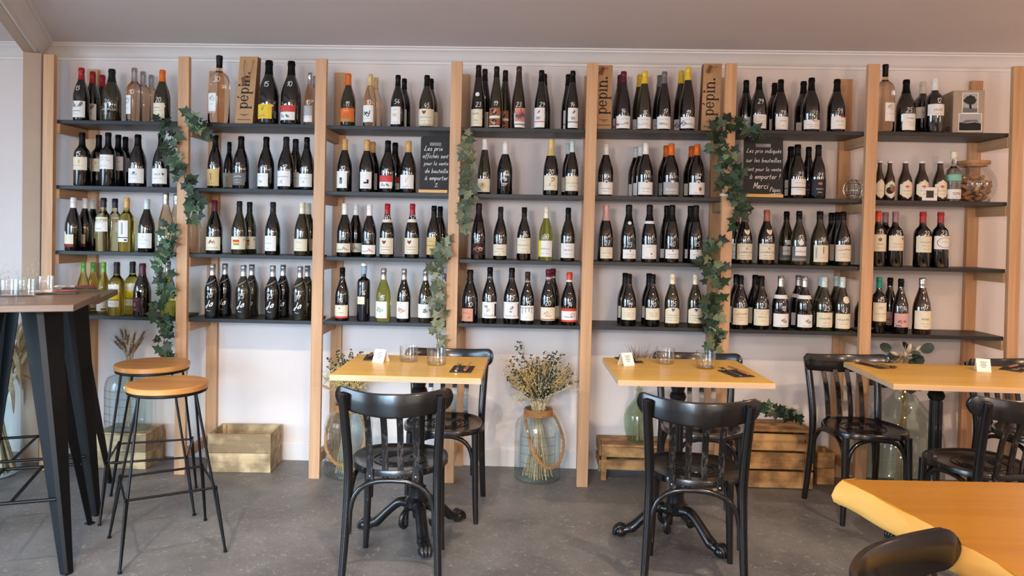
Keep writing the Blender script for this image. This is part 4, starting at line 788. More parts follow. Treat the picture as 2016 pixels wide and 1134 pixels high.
# chalk boards on wooden feet
def board(px0, px1, pt, pb, bay, lines, lab, sig=None):
    y = .05; z = SZ[bay][1]+.0008; a = ony(px0, pb, y); c = ony(px1, pb, y); t = ony(px0, pt, y); W_ = c.x-a.x; z0 = .012; H_ = t.z-z
    BLK = mat('slate_black', (.10, .095, .095), .6, var=.15, scale=40)
    r = thing('chalkboard', ((a.x+c.x)/2, y, z), lab, 'chalkboard', 'handwritten boards on the shelves')
    lean = .06
    T = lambda x, zz: (x, zz*lean, zz)
    m = MB(); rr = .018; sw, s0, s1 = W_*.20, H_-.058, H_-.038
    def slab(pts):
        n = len(pts); m.add([T(x, q) for x, q in pts]+[(x, q*lean+.008, q) for x, q in pts], [tuple(range(n)), tuple(range(2*n-1, n-1, -1))]+[(i, n+i, n+(i+1) % n, (i+1) % n) for i in range(n)])
    h = W_/2
    top = [(-h, s1), (h, s1)]+[(h-rr+rr*math.cos(k*math.pi/10), H_-rr+rr*math.sin(k*math.pi/10)) for k in range(6)]+[(-h+rr-rr*math.sin(k*math.pi/10), H_-rr+rr*math.cos(k*math.pi/10)) for k in range(6)]
    slab(top); slab([(-h, s0), (-sw, s0), (-sw, s1), (-h, s1)]); slab([(sw, s0), (h, s0), (h, s1), (sw, s1)]); slab([(-h, z0), (h, z0), (h, s0), (-h, s0)])
    m.build('slate', BLK, r)
    MB().box((-.004, -.008, .009), (W_*.98, .045, .018)).build('wooden_foot', wood('board_foot', (.80, .60, .34), (.88, .69, .42), 'x', .5, .8), r, bevel=.002)
    for txt, u, v, hh in lines:
        pm = MB(); pl, tw = strokes(txt, .2); k = min(hh, W_*(.97-u)/(tw+.2))
        ribbon(pm, pl, .075, lambda X, Y: (-h+W_*u+X*k, (z0+H_*v+Y*k)*lean-.0012, z0+H_*v+Y*k), CHALK); pm.build('handwritten_line', CHALK, r)
    if sig:
        pm = MB(); ribbon(pm, [[(0, 0), (.5, .05), (1, .12)]], .05, lambda X, Y: (-h+W_*(sig[0]+X*sig[2]), (H_*sig[1]+Y*.05)*lean-.0012, H_*sig[1]+Y*.05), CHALK); pm.build('underline', CHALK, r)
board(826, 884, 266, 376, 2, [('Les prix', .12, .70, .030), ('affichés sont', .07, .575, .028), ('pour la vente', .13, .45, .028), ('de bouteille', .16, .315, .028), ('à emporter', .16, .19, .028), ('Z', .5, .065, .022)],
      'black chalkboard with five handwritten lines beside a tan-capped bottle')
board(1464, 1541, 268, 386, 5, [('Les prix indiqués', .06, .70, .031), ('sur les bouteilles', .05, .545, .031), ('sont pour la vente', .06, .40, .031), ('à emporter !', .14, .27, .031), ('Merci', .24, .11, .036), ('Pépin.', .66, .06, .026)],
      'larger black chalkboard with handwriting signed Pépin beside the ivy', (.66, .055, .3))
# thermostat
p = ony(1831, 393, .032); r = thing('thermostat', (p.x, .042, SZ[6][1]+.0008), 'small square white thermostat with dark screen in front of beer bottles', 'thermostat')
MB().box((0, 0, .0375), (.082, .014, .075)).build('housing', mat('white_plastic', (.88, .87, .85), .4, var=.02), r, bevel=.003)
MB().box((0, -.0075, .036), (.040, .002, .040)).build('screen', mat('lcd_dark', (.13, .15, .14), .2, var=.05), r)
for s_ in (-.031, .031): MB().box((s_, -.0075, .036), (.008, .002, .006)).build('button', mat('button_grey', (.7, .7, .69), .5), r)
# jar of corks
a = ony(1963, 372, .16); r = thing('cork_jar', (5.325, .165, SZ[6][1]+.0008), 'round glass jar full of wine corks with cork lid', 'jar')
JR = .118
po = [(.0, 0), (.6, 0), (.72, .02), (.92, .22), (1, .42), (.96, .58), (.84, .72), (.70, .80), (.66, .84), (.66, .93)]
prof = [(a_*JR, b_*.235) for a_, b_ in po]
MB().lathe(prof+[(x-.003, max(z_, .004)) for x, z_ in prof[::-1] if x > .01]+[(0, .004)], 32).build('glass', CLEAR, r, smooth=1)
MB().lathe([(0, .205), (.072, .205), (.074, .215), (.085, .218), (.085, .236), (0, .236)], 28).build('cork_lid', CORKM, r, smooth=.6)
rg = random.Random(5); me0 = None
lay = [(zz, rr, n) for zz, rr, n in ((.028, .05, 7), (.028, .02, 2), (.055, .068, 9), (.055, .03, 4), (.085, .075, 9), (.085, .035, 4), (.113, .070, 8), (.113, .03, 3), (.14, .045, 6))]
k = 0
for zz, rr, n in lay:
    for i in range(n):
        an = 2*math.pi*(i+rg.random()*.5)/n
        if me0 is None:
            o = MB().lathe([(0, -.021), (.0105, -.021), (.0112, -.019), (.0112, .019), (.0105, .021), (0, .021)], 10).build('cork', CORKM, r, smooth=.7); me0 = o
        else: o = me0.copy(); COL.objects.link(o)
        o.location = (rr*math.cos(an), rr*math.sin(an), zz+rg.uniform(-.006, .006)); o.rotation_euler = (math.pi/2+rg.uniform(-.5, .5), 0, an+rg.uniform(.4, 1.4))
# wire ball
p = ony(1680, 372, .12); r = thing('wire_ball', (p.x, .12, SZ[5][1]+.0008), 'openwork ball of silvery bent wire beside the oak post', 'ornament')
WIRE = mat('silver_wire', (.72, .71, .68), .25, metal=1, var=.05); RB = .056
for k in range(6):
    Mx = Matrix.Rotation(k*math.pi/6, 3, 'Z')
    MB().tube([Mx @ Vector((RB*math.cos(t*math.pi/14), 0, RB*math.sin(t*math.pi/14)))+Vector((0, 0, RB+.0015)) for t in range(28)], .0014, 5, closed=True).build('wire_hoop', WIRE, r, smooth=1)
for q in (-.6, 0, .6):
    rr = RB*math.cos(q); MB().tube([(rr*math.cos(t*math.pi/12), rr*math.sin(t*math.pi/12), RB*(1+math.sin(q))+.0015) for t in range(24)], .0014, 5, closed=True).build('wire_ring', WIRE, r, smooth=1)

# ================================================================== IVY
def leaf_mesh(nm, mt):
    o = [(0, 0), (.22, -.10), (.50, .02), (.34, .22), (.62, .48), (.30, .52), (.20, .66), (0, 1.05)]
    pts = o+[(-x, y) for x, y in o[-2:0:-1]]
    zf = lambda x, y: .16*abs(x)-.10*y*y
    m = MB(); n = len(pts)
    m.add([(0, .42, zf(0, .42)-.02)]+[(x, y, zf(x, y)) for x, y in pts], [(0, 1+k, 1+(k+1) % n) for k in range(n)])
    me = bpy.data.meshes.new(nm); me.from_pydata(m.v, [], m.f); me.materials.append(mt); me.polygons.foreach_set('use_smooth', [True]*len(me.polygons)); return me
LM = [leaf_mesh('leaf', q) for q in LEAFS]; LMD = [leaf_mesh('leaf', q) for q in LEAFD]
def ivy(pts, n, lab, seed, Y=-.035, pal=None, size=(.036, .062), spread=.036, flatz=None):
    """pts: pixel way-points of the vine, hung at depth Y just in front of the posts"""
    rg = random.Random(seed)
    W3 = [ony(p[0], p[1], p[2] if len(p) > 2 else Y) for p in pts]
    r = thing('ivy_garland', W3[0], lab, 'ivy garland'); o0 = W3[0]
    path = spline([q-o0 for q in W3], 8); tot = len(path)-1
    MB().tube(path, .0022, 5).build('vine', mat('vine_stem', (.30, .24, .17), .8, var=.2), r, smooth=1)
    pal = pal or LM
    n = int(n*1.45)
    for i in range(n):
        f = (i+rg.random())/n*tot; k = int(min(f, tot-1)); p = path[k].lerp(path[k+1], f-k)
        a = rg.uniform(0, 2*math.pi); rad_ = spread*rg.random()**.7
        p = p+Vector((math.cos(a)*rad_, -abs(rg.gauss(0, .010)), math.sin(a)*rad_*.7))
        wts = [4, 4, 2, 1] if len(pal) == 4 else [3, 3, 2]
        o = bpy.data.objects.new('leaf', rg.choices(pal, wts)[0]); COL.objects.link(o); o.parent = r; o.location = p
        s_ = rg.uniform(*size); o.scale = (s_, s_, s_)
        # leaf plane roughly faces the room, tip pointing away from the vine and down
        tip = a if rad_ > .008 else rg.uniform(math.pi, 2*math.pi)
        o.rotation_euler = (Matrix.Rotation(rg.uniform(-.5, .5), 3, 'Z') @ Matrix.Rotation(rg.uniform(-.6, .6), 3, 'X') @ Matrix.Rotation(-(tip-math.pi/2)+rg.uniform(-.5, .5), 3, 'Y') @ Matrix.Rotation(math.pi/2, 3, 'X')).to_euler()
    return r
ivy([(318, 235), (338, 262), (333, 300), (350, 318), (362, 345), (372, 368), (386, 392), (390, 410), (380, 432)], 46, 'dark green ivy garland draped across the second oak post', 1)
ivy([(376, 222), (385, 243), (396, 256), (410, 268)], 12, 'short dark ivy sprig at the large rosé magnum', 2, Y=-.02, spread=.022)
ivy([(338, 438), (333, 470), (325, 490), (318, 520), (326, 555), (322, 585), (316, 618), (330, 648), (322, 676), (330, 696)], 60, 'long dark ivy garland hanging between bar stools and second oak post', 3, Y=-.035)
ivy([(876, 478), (870, 500), (856, 520), (862, 548), (858, 590), (868, 625), (858, 648), (864, 684)], 44, 'pale dusty ivy hanging at the silver-capped bottles, fourth oak post', 4, Y=-.035, pal=LMD, spread=.028)
ivy([(916, 262), (922, 300), (930, 330), (920, 360), (924, 392), (912, 418), (910, 452)], 40, 'pale dusty ivy hanging beside the swirl-labelled champagne bottle', 5, Y=-.035, pal=LMD, spread=.026)
ivy([(1432, 238), (1415, 256), (1404, 280), (1424, 292), (1440, 305), (1432, 330), (1448, 345), (1442, 358), (1420, 358), (1452, 372), (1450, 395), (1462, 412), (1452, 440)], 62, 'dense dark ivy tied to the sixth oak post beside the larger chalkboard', 6)
ivy([(1452, 240), (1470, 250), (1485, 262), (1498, 276)], 12, 'ivy sprig hanging over the top of the larger chalkboard', 7, Y=-.02, spread=.024)
ivy([(1412, 470), (1400, 492), (1390, 515), (1412, 520), (1402, 548), (1412, 572), (1400, 600), (1408, 622), (1396, 640), (1404, 662), (1400, 690)], 56, 'long dark ivy garland hanging by the cream-capped bottles with blue crests', 8, Y=-.035)
m = MB(); xx = pxat(5, 1.66); zz = ony(1430, 385, 0).z
for q in (0, .006, .012): m.box((xx+.031, .0145, zz+q*.6), (.072, .040, .004), ry=q*4)
tag(m.build('white_tie', mat('white_ribbon', (.9, .89, .87), .6)), 'white tie knotted around the ivy-wrapped oak post', 'ribbon')

# ================================================================== CHAIRS
SEATO = []
for k in range(40):
    a = 2*math.pi*k/40; c_, s_ = math.cos(a), math.sin(a); e = 2.6
    x = .205*abs(c_)**(2/e)*(1 if c_ > 0 else -1); y = .20*abs(s_)**(2/e)*(1 if s_ > 0 else -1)
    if y < 0: x *= 1-.16*(-y/.20)
    SEATO.append((x, y))
def chair_parts():
    r = bpy.data.objects.new('bistro_chair', None); COL.objects.link(r)
    m = MB(); prof = [(.96, .435), (1, .440), (1.0, .458), (.985, .464), (.93, .464), (.89, .460), (.80, .456), (.5, .452), (.25, .4505)]
    P = [[(x*q, y*q, z) for x, y in SEATO+SEATO[:1]] for q, z in prof]; m.grid([row for row in P])
    n = len(SEATO); m.add([(x*.25, y*.25, .4505) for x, y in SEATO], [tuple(range(n))]); m.add([(x*.96, y*.96, .435) for x, y in SEATO], [tuple(range(n-1, -1, -1))])
    so = m.build('seat', LACQ, r, smooth=.6)
    m = MB()
    for q, z in ((.55, .4545), (.42, .4535), (.3, .4528)): m.tube([(.205*q*math.cos(t*math.pi/16), .19*q*math.sin(t*math.pi/16), z) for t in range(32)], .0018, 5, closed=True)
    m.build('embossed_rings', LACQ, so, smooth=1)
    for s_ in (-1, 1):
        b_ = spline([(s_*.195, -.232, 0), (s_*.188, -.212, .15), (s_*.182, -.194, .32), (s_*.180, -.188, .45), (s_*.186, -.208, .60), (s_*.197, -.246, .782)], 5)
        MB().tube(b_, [.0145+.0048*math.sin(min(1, i/(len(b_)-1)*1.25)*math.pi*.5) for i in range(len(b_))], 12).build('rear_leg', LACQ, r, smooth=.8)
        f_ = spline([(s_*.172, .155, 0), (s_*.166, .148, .16), (s_*.160, .140, .44)], 5)
        MB().tube(f_, [.0125+.006*i/(len(f_)-1) for i in range(len(f_))], 12).build('front_leg', LACQ, r, smooth=.8)
    def hoop(p0, p1, zlo, zhi, rr=.0105):
        p0, p1 = Vector(p0), Vector(p1); pts = []
        for k in range(17):
            t = k/16; a = math.pi*t; q = p0.lerp(p1, .5-.5*math.copysign(abs(math.cos(a))**.75, math.cos(a))); q.z = zlo+(zhi-zlo)*math.sin(a)**.55; pts.append(q)
        MB().tube(pts, rr, 10).build('bentwood_brace', LACQ, r, smooth=1)
    hoop((-.172, -.200, 0), (.172, -.200, 0), .205, .425); hoop((-.150, .142, 0), (.150, .142, 0), .235, .425)
    for s_ in (-1, 1): hoop((s_*.176, -.180, 0), (s_*.158, .128, 0), .225, .425)
    for k in range(4):
        x = -.093+.062*k; xt = x*1.05
        pts = [(x, -.192, .425), (x*1.01, -.200, .50), (x*1.03, -.225, .62), (xt, -.262, .71)]
        m = MB(); w2 = .0125
        m.grid([[(px-w2, py, pz), (px+w2, py, pz)] for px, py, pz in spline(pts, 4)]); m.grid([[(px+w2, py+.009, pz), (px-w2, py+.009, pz)] for px, py, pz in spline(pts, 4)])
        for sg in (-1, 1): m.grid([[(px+sg*w2, py+(0 if sg > 0 else .009), pz), (px+sg*w2, py+(.009 if sg > 0 else 0), pz)] for px, py, pz in spline(pts, 4)])
        so = m.build('back_slat', LACQ, r)
        MB().lathe([(0, 0), (.004, 0), (.004, .0015), (.002, .0022), (0, .0022)], 8).build('screw', STEEL, so)
        sc_ = so.children[0]; sc_.location = (x, -.192, .438); sc_.rotation_euler = (math.pi/2, 0, 0)
    m = MB(); N_ = 34; sec = []
    for i in range(N_+1):
        u = math.sin(math.pi*(i/N_-.5)); x = .238*u; y = -.276+.092*u*u; end = max(0, (abs(u)-.86)/.14); hh = (.049-.006*abs(u))*math.sqrt(max(0.02, 1-end**2.2)); tt = .0105*(1-.35*end)
        zc = .742+.024*u*u; lean = -.10
        sec.append([(x, y+(dy)*tt+lean*dz*hh, zc+dz*hh) for dy, dz in ((-1, -.85), (-1, .85), (-.6, 1), (.6, 1), (1, .85), (1, -.85), (.6, -1), (-.6, -1))])
    m.grid([s0+[s0[0]] for s0 in sec]); m.add(sec[0], [tuple(range(8))]); m.add(sec[-1], [tuple(range(7, -1, -1))])
    m.build('crest_rail', LACQ, r, smooth=.9)
    return r
CH = [((2.262, -1.045, 0), .02, 'worn black bentwood chair, back to the room, at the table between the rope-handled jars'),
      ((2.385, -.43, 0), math.pi+.03, 'black bentwood chair facing the room on the wall side of the two-jar table'),
      ((3.508, -1.055, 0), -.17, 'black bentwood chair with its back to the room, at the table by the green vase'),
      ((3.70, -.36, 0), math.pi-.05, 'black bentwood chair facing the room between the table and the big slatted crate'),
      ((4.548, -.285, 0), math.pi+.07, 'black bentwood chair standing at the end of the table, beside the big slatted crate'),
      ((5.42, -.30, 0), math.pi+.22, 'black bentwood chair behind the wide table in front of the last oak post'),
      ((4.80, -.86, 0), .22, 'black bentwood chair on room side of wide table, turned to its iron column'),
      ((3.705, -2.861, 0), math.radians(-136), 'dark bentwood chair drawn up to the thick live-edge table')]
proto = chair_parts()
for i, (loc, rz, lab) in enumerate(CH):
    o = proto if i == 0 else copy_tree(proto)
    o.location = loc; o.rotation_euler = (0, 0, rz); tag(o, lab, 'chair', 'black bentwood bistro chairs')

# ================================================================== BISTRO TABLES
def pedestal(r, c, ztop, angs, reach=.25, scroll=True):
    cx, cy = c
    prof = [(0, .13), (.058, .13), (.062, .145), (.052, .16), (.06, .168), (.042, .185), (.040, .225), (.043, .232), (.030, .24), (.0265, .25), (.0265, .33), (.034, .337), (.034, .352), (.027, .36), (.0255, .38), (.0255, ztop-.135), (.033, ztop-.13), (.040, ztop-.112), (.033, ztop-.095), (.028, ztop-.09), (.034, ztop-.07), (.036, ztop-.03), (.05, ztop-.026), (0, ztop-.026)]
    MB().lathe(prof, 20, (cx, cy, 0)).build('column', IRON, r, smooth=.5)
    m = MB()
    for k in range(10):
        a = 2*math.pi*k/10; m.tube([(cx+.0262*math.cos(a), cy+.0262*math.sin(a), .385), (cx+.0262*math.cos(a), cy+.0262*math.sin(a), ztop-.14)], .0036, 6)
    m.build('fluting', IRON, r, smooth=1)
    MB().box((cx, cy, ztop-.031), (.30, .035, .010)).build('top_bracket', IRON, r); MB().box((cx, cy, ztop-.031), (.035, .30, .0102)).build('top_bracket', IRON, r)
    for a in angs:
        a = math.radians(a); d = Vector((math.cos(a), math.sin(a), 0)); n = Vector((-d.y, d.x, 0)); O = Vector((cx, cy, 0))
        pts = spline([O+d*.035+Vector((0, 0, .148)), O+d*.085+Vector((0, 0, .150)), O+d*.14+Vector((0, 0, .105)), O+d*(reach-.055)+Vector((0, 0, .05)), O+d*(reach-.015)+Vector((0, 0, .034))], 6)
        nn = len(pts)
        lg = MB().tube(pts, [.036-.010*math.sin(math.pi*min(1, i/(nn-1)*1.05)) if i < nn*.8 else .027 for i in range(nn)], 10, flat=.8).build('claw_leg', IRON, r, smooth=1)
        m = MB(); e = O+d*reach
        m.sphere((e.x, e.y, .0275), .034, 12, 8, sz=.8)
        for q in (-1, 0, 1): m.tube(spline([e-d*.022+n*q*.014+Vector((0, 0, .046)), e+d*.006+n*q*.017+Vector((0, 0, .052)), e+d*.026+n*q*.016+Vector((0, 0, .034)), e+d*.030+n*q*.014+Vector((0, 0, .012))], 4), .0095, 7)
        m.build('claw_foot', IRON, lg, smooth=1)
        if not scroll: continue
        m = MB(); b2 = Vector((math.cos(a+1.05), math.sin(a+1.05), 0))
        m.tube(spline([O+b2*.045+Vector((0, 0, .14)), O+b2*.09+Vector((0, 0, .12)), O+b2*.10+Vector((0, 0, .075)), O+b2*.075+Vector((0, 0, .06)), O+b2*.07+Vector((0, 0, .085))], 4), .012, 7); m.build('scroll', IRON, lg, smooth=1)
TZ = .79
def table(c, sx, sy, rz, cols, lab):
    r = thing('bistro_table', (c[0], c[1], 0), lab, 'table', 'oak-topped iron pedestal tables', rz)
    t = MB().box((0, 0, TZ-.0018), (sx-.004, sy-.004, .0036)).build('table_top', TOP, r)
    MB().box((0, 0, TZ-.0148), (sx, sy, .0225)).build('edge_band', TOPEDGE, t, bevel=.001)
    for cc, an in cols: pedestal(r, cc, TZ, an, scroll=len(cols) == 1)
    return r
table((2.264, -.683), .668, .560, 0, [((.03, -.05), (-73, 172, 45))], 'square oak-topped table set for two between the rope-handled jars')
table((3.540, -.603), .692, .600, .02, [((-.035, -.09), (-48, 174, 62))], 'square oak-topped table set for two in front of the green vase')
table((5.05, -.565), 1.22, .575, -.03, [((-.255, .05), (204, -8, 88)), ((.42, .02), (-90, -20, 200))], 'wide oak-topped table in front of the big clear demijohn')
# tableware --------------------------------------------------------
def tumbler(x, y, z, R, H, lab):
    r = thing('tumbler', (x, y, z), lab, 'glass', 'clear glass tumblers')
    MB().lathe([(0, 0), (R*.92, 0), (R*.96, .003), (R, H), (R-.0018, H), (R*.95-.002, .009), (0, .008)], 28).build('glass', CLEAR, r, smooth=.8); return r
def fork(x, y, z, rz, lab):
    r = thing('fork', (x, y, z), lab, 'fork', 'steel forks', rz)
    m = MB(); ln = .19
    for i in range(4): m.tube([(-.009+.006*i, ln-.055, .006), (-.009+.006*i, ln-.02, .010), (-.009+.006*i, ln, .006)], [.0016, .0015, .0008], 5)
    m.build('tines', STEEL, r, smooth=1)
    MB().tube(spline([(0, 0, .003), (0, .07, .003), (0, .11, .008), (0, .135, .006)], 4), [.006]*4+[.005]*4+[.0035]*4+[.010], 7, flat=.3).build('handle', STEEL, r, smooth=1)
    return r
def knife(x, y, z, rz, lab, wd=None):
    r = thing('knife', (x, y, z), lab, 'knife', 'wooden-handled table knives', rz)
    MB().tube([(0, 0, .008), (0, .005, .008), (0, .05, .008), (0, .095, .008), (0, .10, .008)], [.005, .0085, .0095, .0078, .005], 8, flat=.75).build('handle', wd or KNIFEW, r, smooth=1)
    m = MB(); m.add([(-.001, .098, .003), (-.001, .205, .006), (-.001, .19, .014), (-.001, .098, .015), (.001, .098, .003), (.001, .205, .006), (.001, .19, .014), (.001, .098, .015)], [(0, 1, 2, 3), (7, 6, 5, 4), (0, 4, 5, 1), (1, 5, 6, 2), (2, 6, 7, 3), (3, 7, 4, 0)])
    m.build('blade', STEEL, r); return r
def placemat(x, y, z, rz, lab, sx=.10, sy=.17):
    return tag(MB().box((0, 0, .0018), (sx, sy, .0036)).build('folded_napkin', NAPK, loc=(x, y, z), bevel=.001), lab, 'napkin', 'dark folded napkins')
def tent(x, y, z, rz, lab):
    r = thing('menu_card', (x, y, z), lab, 'card', 'folded white table cards', rz)
    m = MB(); wd, h, d = .062, .060, .030; t_ = .0008
    for sg in (-1, 1):
        m.add([(-wd/2, sg*d, 0), (wd/2, sg*d, 0), (wd/2, 0, h), (-wd/2, 0, h), (-wd/2, sg*(d-t_), 0), (wd/2, sg*(d-t_), 0), (wd/2, 0, h-t_*2), (-wd/2, 0, h-t_*2)], [(0, 1, 2, 3), (7, 6, 5, 4), (0, 4, 5, 1), (1, 5, 6, 2), (3, 7, 4, 0)])
    m.build('folded_card', CARD, r)
    m = MB()
    for k, wq in enumerate((.5, .35, .45, .3)):
        f = .72-.13*k; m.add([(-wd*wq/2, -d*(1-f)-.0006, h*f), (wd*wq/2, -d*(1-f)-.0006, h*f), (wd*wq/2, -d*(1-f-.045)-.0006, h*(f+.045)), (-wd*wq/2, -d*(1-f-.045)-.0006, h*(f+.045))], [(0, 1, 2, 3)], GREYINK)
    m.build('card_print', None, r); return r
def setting(x, y, z, rz, where, wd=None, flip=False, dn=(.10, .17)):
    p = placemat(x, y, z, rz, 'dark folded napkin under cutlery, '+where, *dn); p.rotation_euler = (0, 0, rz)
    R_ = Matrix.Rotation(rz, 3, 'Z'); f = -1 if flip else 1
    a = R_ @ Vector((-.02*f, -.075*f, 0)); b2 = R_ @ Vector((.022*f, -.075*f, 0)); rr = rz+(math.pi if flip else 0)
    fork(x+a.x, y+a.y, z+.0036, rr+.03, 'steel fork on dark napkin, '+where); knife(x+b2.x, y+b2.y, z+.0036, rr-.02, 'wooden-handled knife on dark napkin, '+where, wd)
setting(2.497, -.76, TZ, -.04, 'near the two-jar chair back'); setting(2.035, -.50, TZ, .1, 'behind the card on the two-jar table', flip=True)
tent(2.085, -.605, TZ, -.35, 'folded white card on the table between both rope-handled jars')
tumbler(2.217, -.575, TZ, .045, .075, 'clear tumbler nearer the white card on two-jar table'); tumbler(2.362, -.65, TZ, .046, .076, 'clear tumbler nearer the fork on two-jar table')
setting(3.775, -.69, TZ, .25, 'at the table by the green vase, seat side'); setting(3.315, -.385, TZ, .2, 'behind the card at the green vase table', flip=True)
tent(3.285, -.52, TZ, .45, 'folded white card on the table by the green vase')
tumbler(3.488, -.45, TZ, .046, .080, 'clear tumbler nearer the white card at green vase table'); tumbler(3.665, -.555, TZ, .047, .084, 'clear tumbler nearer the cutlery at green vase table')
setting(4.565, -.36, TZ, .35, 'at the chair end of the wide table', flip=True); setting(5.20, -.67, TZ, -.5, 'at the room side of the wide table', KNIFEW)
setting(5.27, -.36, TZ, -.9, 'at the wall side of the wide table', flip=True)
tent(5.06, -.43, TZ, -.3, 'folded white card lying on the wide table')

# ================================================================== LIVE-EDGE TABLE
r = thing('live_edge_table', (3.72, -2.3, 0), 'thick honey-coloured wooden table with natural live edge', 'table')
E_ = [(-.044, .190), (-.035, .16), (.0, .02), (.036, -.15), (.040, -.22), (.062, -.31), (.068, -.40), (.085, -.62), (.10, -.95), (.13, -1.2)]
m = MB(); inner = [(x+.018, y) for x, y in E_]
top = [(x+.006, y) for x, y in E_]+[(1.35, -1.2), (1.35, .245)]
m.prism(top, .7545, .760); t_ = m.build('table_top', LIVE, r, bevel=.002)
m = MB(); m.prism([(x+.02, y) for x, y in E_]+[(1.345, -1.195), (1.345, .24)], .692, .7544); m.build('slab', LIVE, t_)
m = MB(); rows = []
rg = random.Random(3)
pe = [(v.x, v.y) for v in spline([(x, y, 0) for x, y in [(.0, .203)]+E_], 3)]
for zz, off in ((.690, .0), (.698, -.012), (.715, -.016), (.738, -.010), (.752, -.002), (.7596, .008)): rows.append([(x+off+.004*math.sin(y*31+zz*60), y+(.004 if i == 0 else 0), zz) for i, (x, y) in enumerate(pe)])
m.grid(rows); m.build('bark_edge', LIVEB, r, smooth=1)
for x, y in ((.30, -.0), (.30, -.95), (1.15, 0), (1.15, -.95)): MB().box((x, y, .345), (.08, .08, .69)).build('leg', BSTEEL, r, bevel=.003)

# ================================================================== BAR TABLES AND STOOLS
def bar_table(corner, rz, ztop, lab, sd=.565, left=.62):
    """corner: front right corner of the top; the top runs back along local y and left along local -x"""
    r = thing('bar_table', (corner[0], corner[1], 0), lab, 'bar table', 'tall bar tables pushed together', rz)
    MB().box((-left/2, sd/2, ztop-.014), (left, sd, .028)).build('table_top', BARTOP, r, bevel=.003)
    zt = ztop-.029; ins = .115
    feet = {}
    for sx, sy in ((1, 0), (1, 1), (0, 0), (0, 1)):
        tx = -ins-.035 if sx else -left+ins; ty = ins if not sy else sd-ins
        fx = -.012 if sx else -left+.012; fy = (-.04 if ztop > 1.09 else .03) if not sy else (sd-.035 if ztop > 1.09 else sd)
        dx = -1 if sx else 1; dy = 1 if not sy else -1
        wt, wb, th = .11, .034, .004
        m = MB(); th_ = math.radians(-38); c_, s_ = math.cos(th_), math.sin(th_)
        e1 = Vector((dx*c_, dx*s_, 0)); e2 = Vector((-dy*s_, dy*c_, 0))      # directions of the two flanges of the folded leg
        def quad(P0, P1, P2, P3, nrm):
            n = nrm*th; V = [Vector(q) for q in (P0, P1, P2, P3)]
            m.add(V+[q+n for q in V], [(0, 1, 2, 3), (7, 6, 5, 4), (0, 4, 5, 1), (1, 5, 6, 2), (2, 6, 7, 3), (3, 7, 4, 0)])
        ct = Vector((tx, ty, zt)); cb = Vector((fx, fy, .004)); ch = .018; cbh = .009
        a1t, a1b, b1t, b1b = ct+e1*ch, cb+e1*cbh, ct+e2*ch, cb+e2*cbh
        quad(a1t, ct+e1*wt, cb+e1*wb, a1b, e2); quad(b1t, ct+e2*wt, cb+e2*wb, b1b, e1); quad(a1t, b1t, b1b, a1b, (e1+e2)*.7)
        m.build('leg', BSTEEL, r); q_ = cb+(e1+e2)*.013; MB().box((q_.x, q_.y, .004), (.032, .032, .008), th_).build('foot_pad', mat('rubber', (.05, .05, .05), .7), r)
        t_ = .72; feet[(sx, sy)] = Vector((tx+(fx-tx)*t_+dx*.01, ty+(fy-ty)*t_+dy*.01, zt*(1-t_)))
    A, B_, C_, D_ = feet[(1, 0)], feet[(0, 0)], feet[(1, 1)], feet[(0, 1)]
    for p, q in ((A, B_), (C_, D_)): MB().tube([p, p.lerp(q, .5), q], .0075, 8).build('foot_rail', BSTEEL, r, smooth=1)
    MB().tube([A.lerp(B_, .32), C_.lerp(D_, .32)], .0075, 8).build('cross_rail', BSTEEL, r, smooth=1); MB().tube([A.lerp(B_, .62), C_.lerp(D_, .62)], .0075, 8).build('cross_rail', BSTEEL, r, smooth=1)
    return r
RB_ = math.radians(20.5)
bar_table((.940, -1.222), RB_, 1.100, 'dark-topped bar table on folded black steel legs, nearer the stools')
bar_table((.722, -.672), RB_, 1.073, 'slightly lower bar table on folded steel legs by the corner vase', sd=.555)
def bpos(c, u, v): c_, s_ = math.cos(RB_), math.sin(RB_); return (c[0]+u*c_-v*s_, c[1]+u*s_+v*c_)
for k, (px_, py_) in enumerate(((18, 584), (52, 583), (90, 574))):
    q = onz(px_, py_, 1.1); tumbler(q.x, q.y, 1.1, .036, .075, ('clear tumbler on the bar table farthest from the knife', 'clear tumbler on the bar table between two others', 'clear tumbler on the bar table beside the napkin')[k])
q = onz(122, 579, 1.1); setting(q.x-.02, q.y, 1.1, RB_-1.45, 'on the bar table nearer the stools', ROSEW, flip=True, dn=(.09, .17))
q = onz(168, 568, 1.073); setting(q.x-.02, q.y-.02, 1.073, RB_-1.45, 'on the lower bar table', ROSEW, flip=True, dn=(.08, .17))
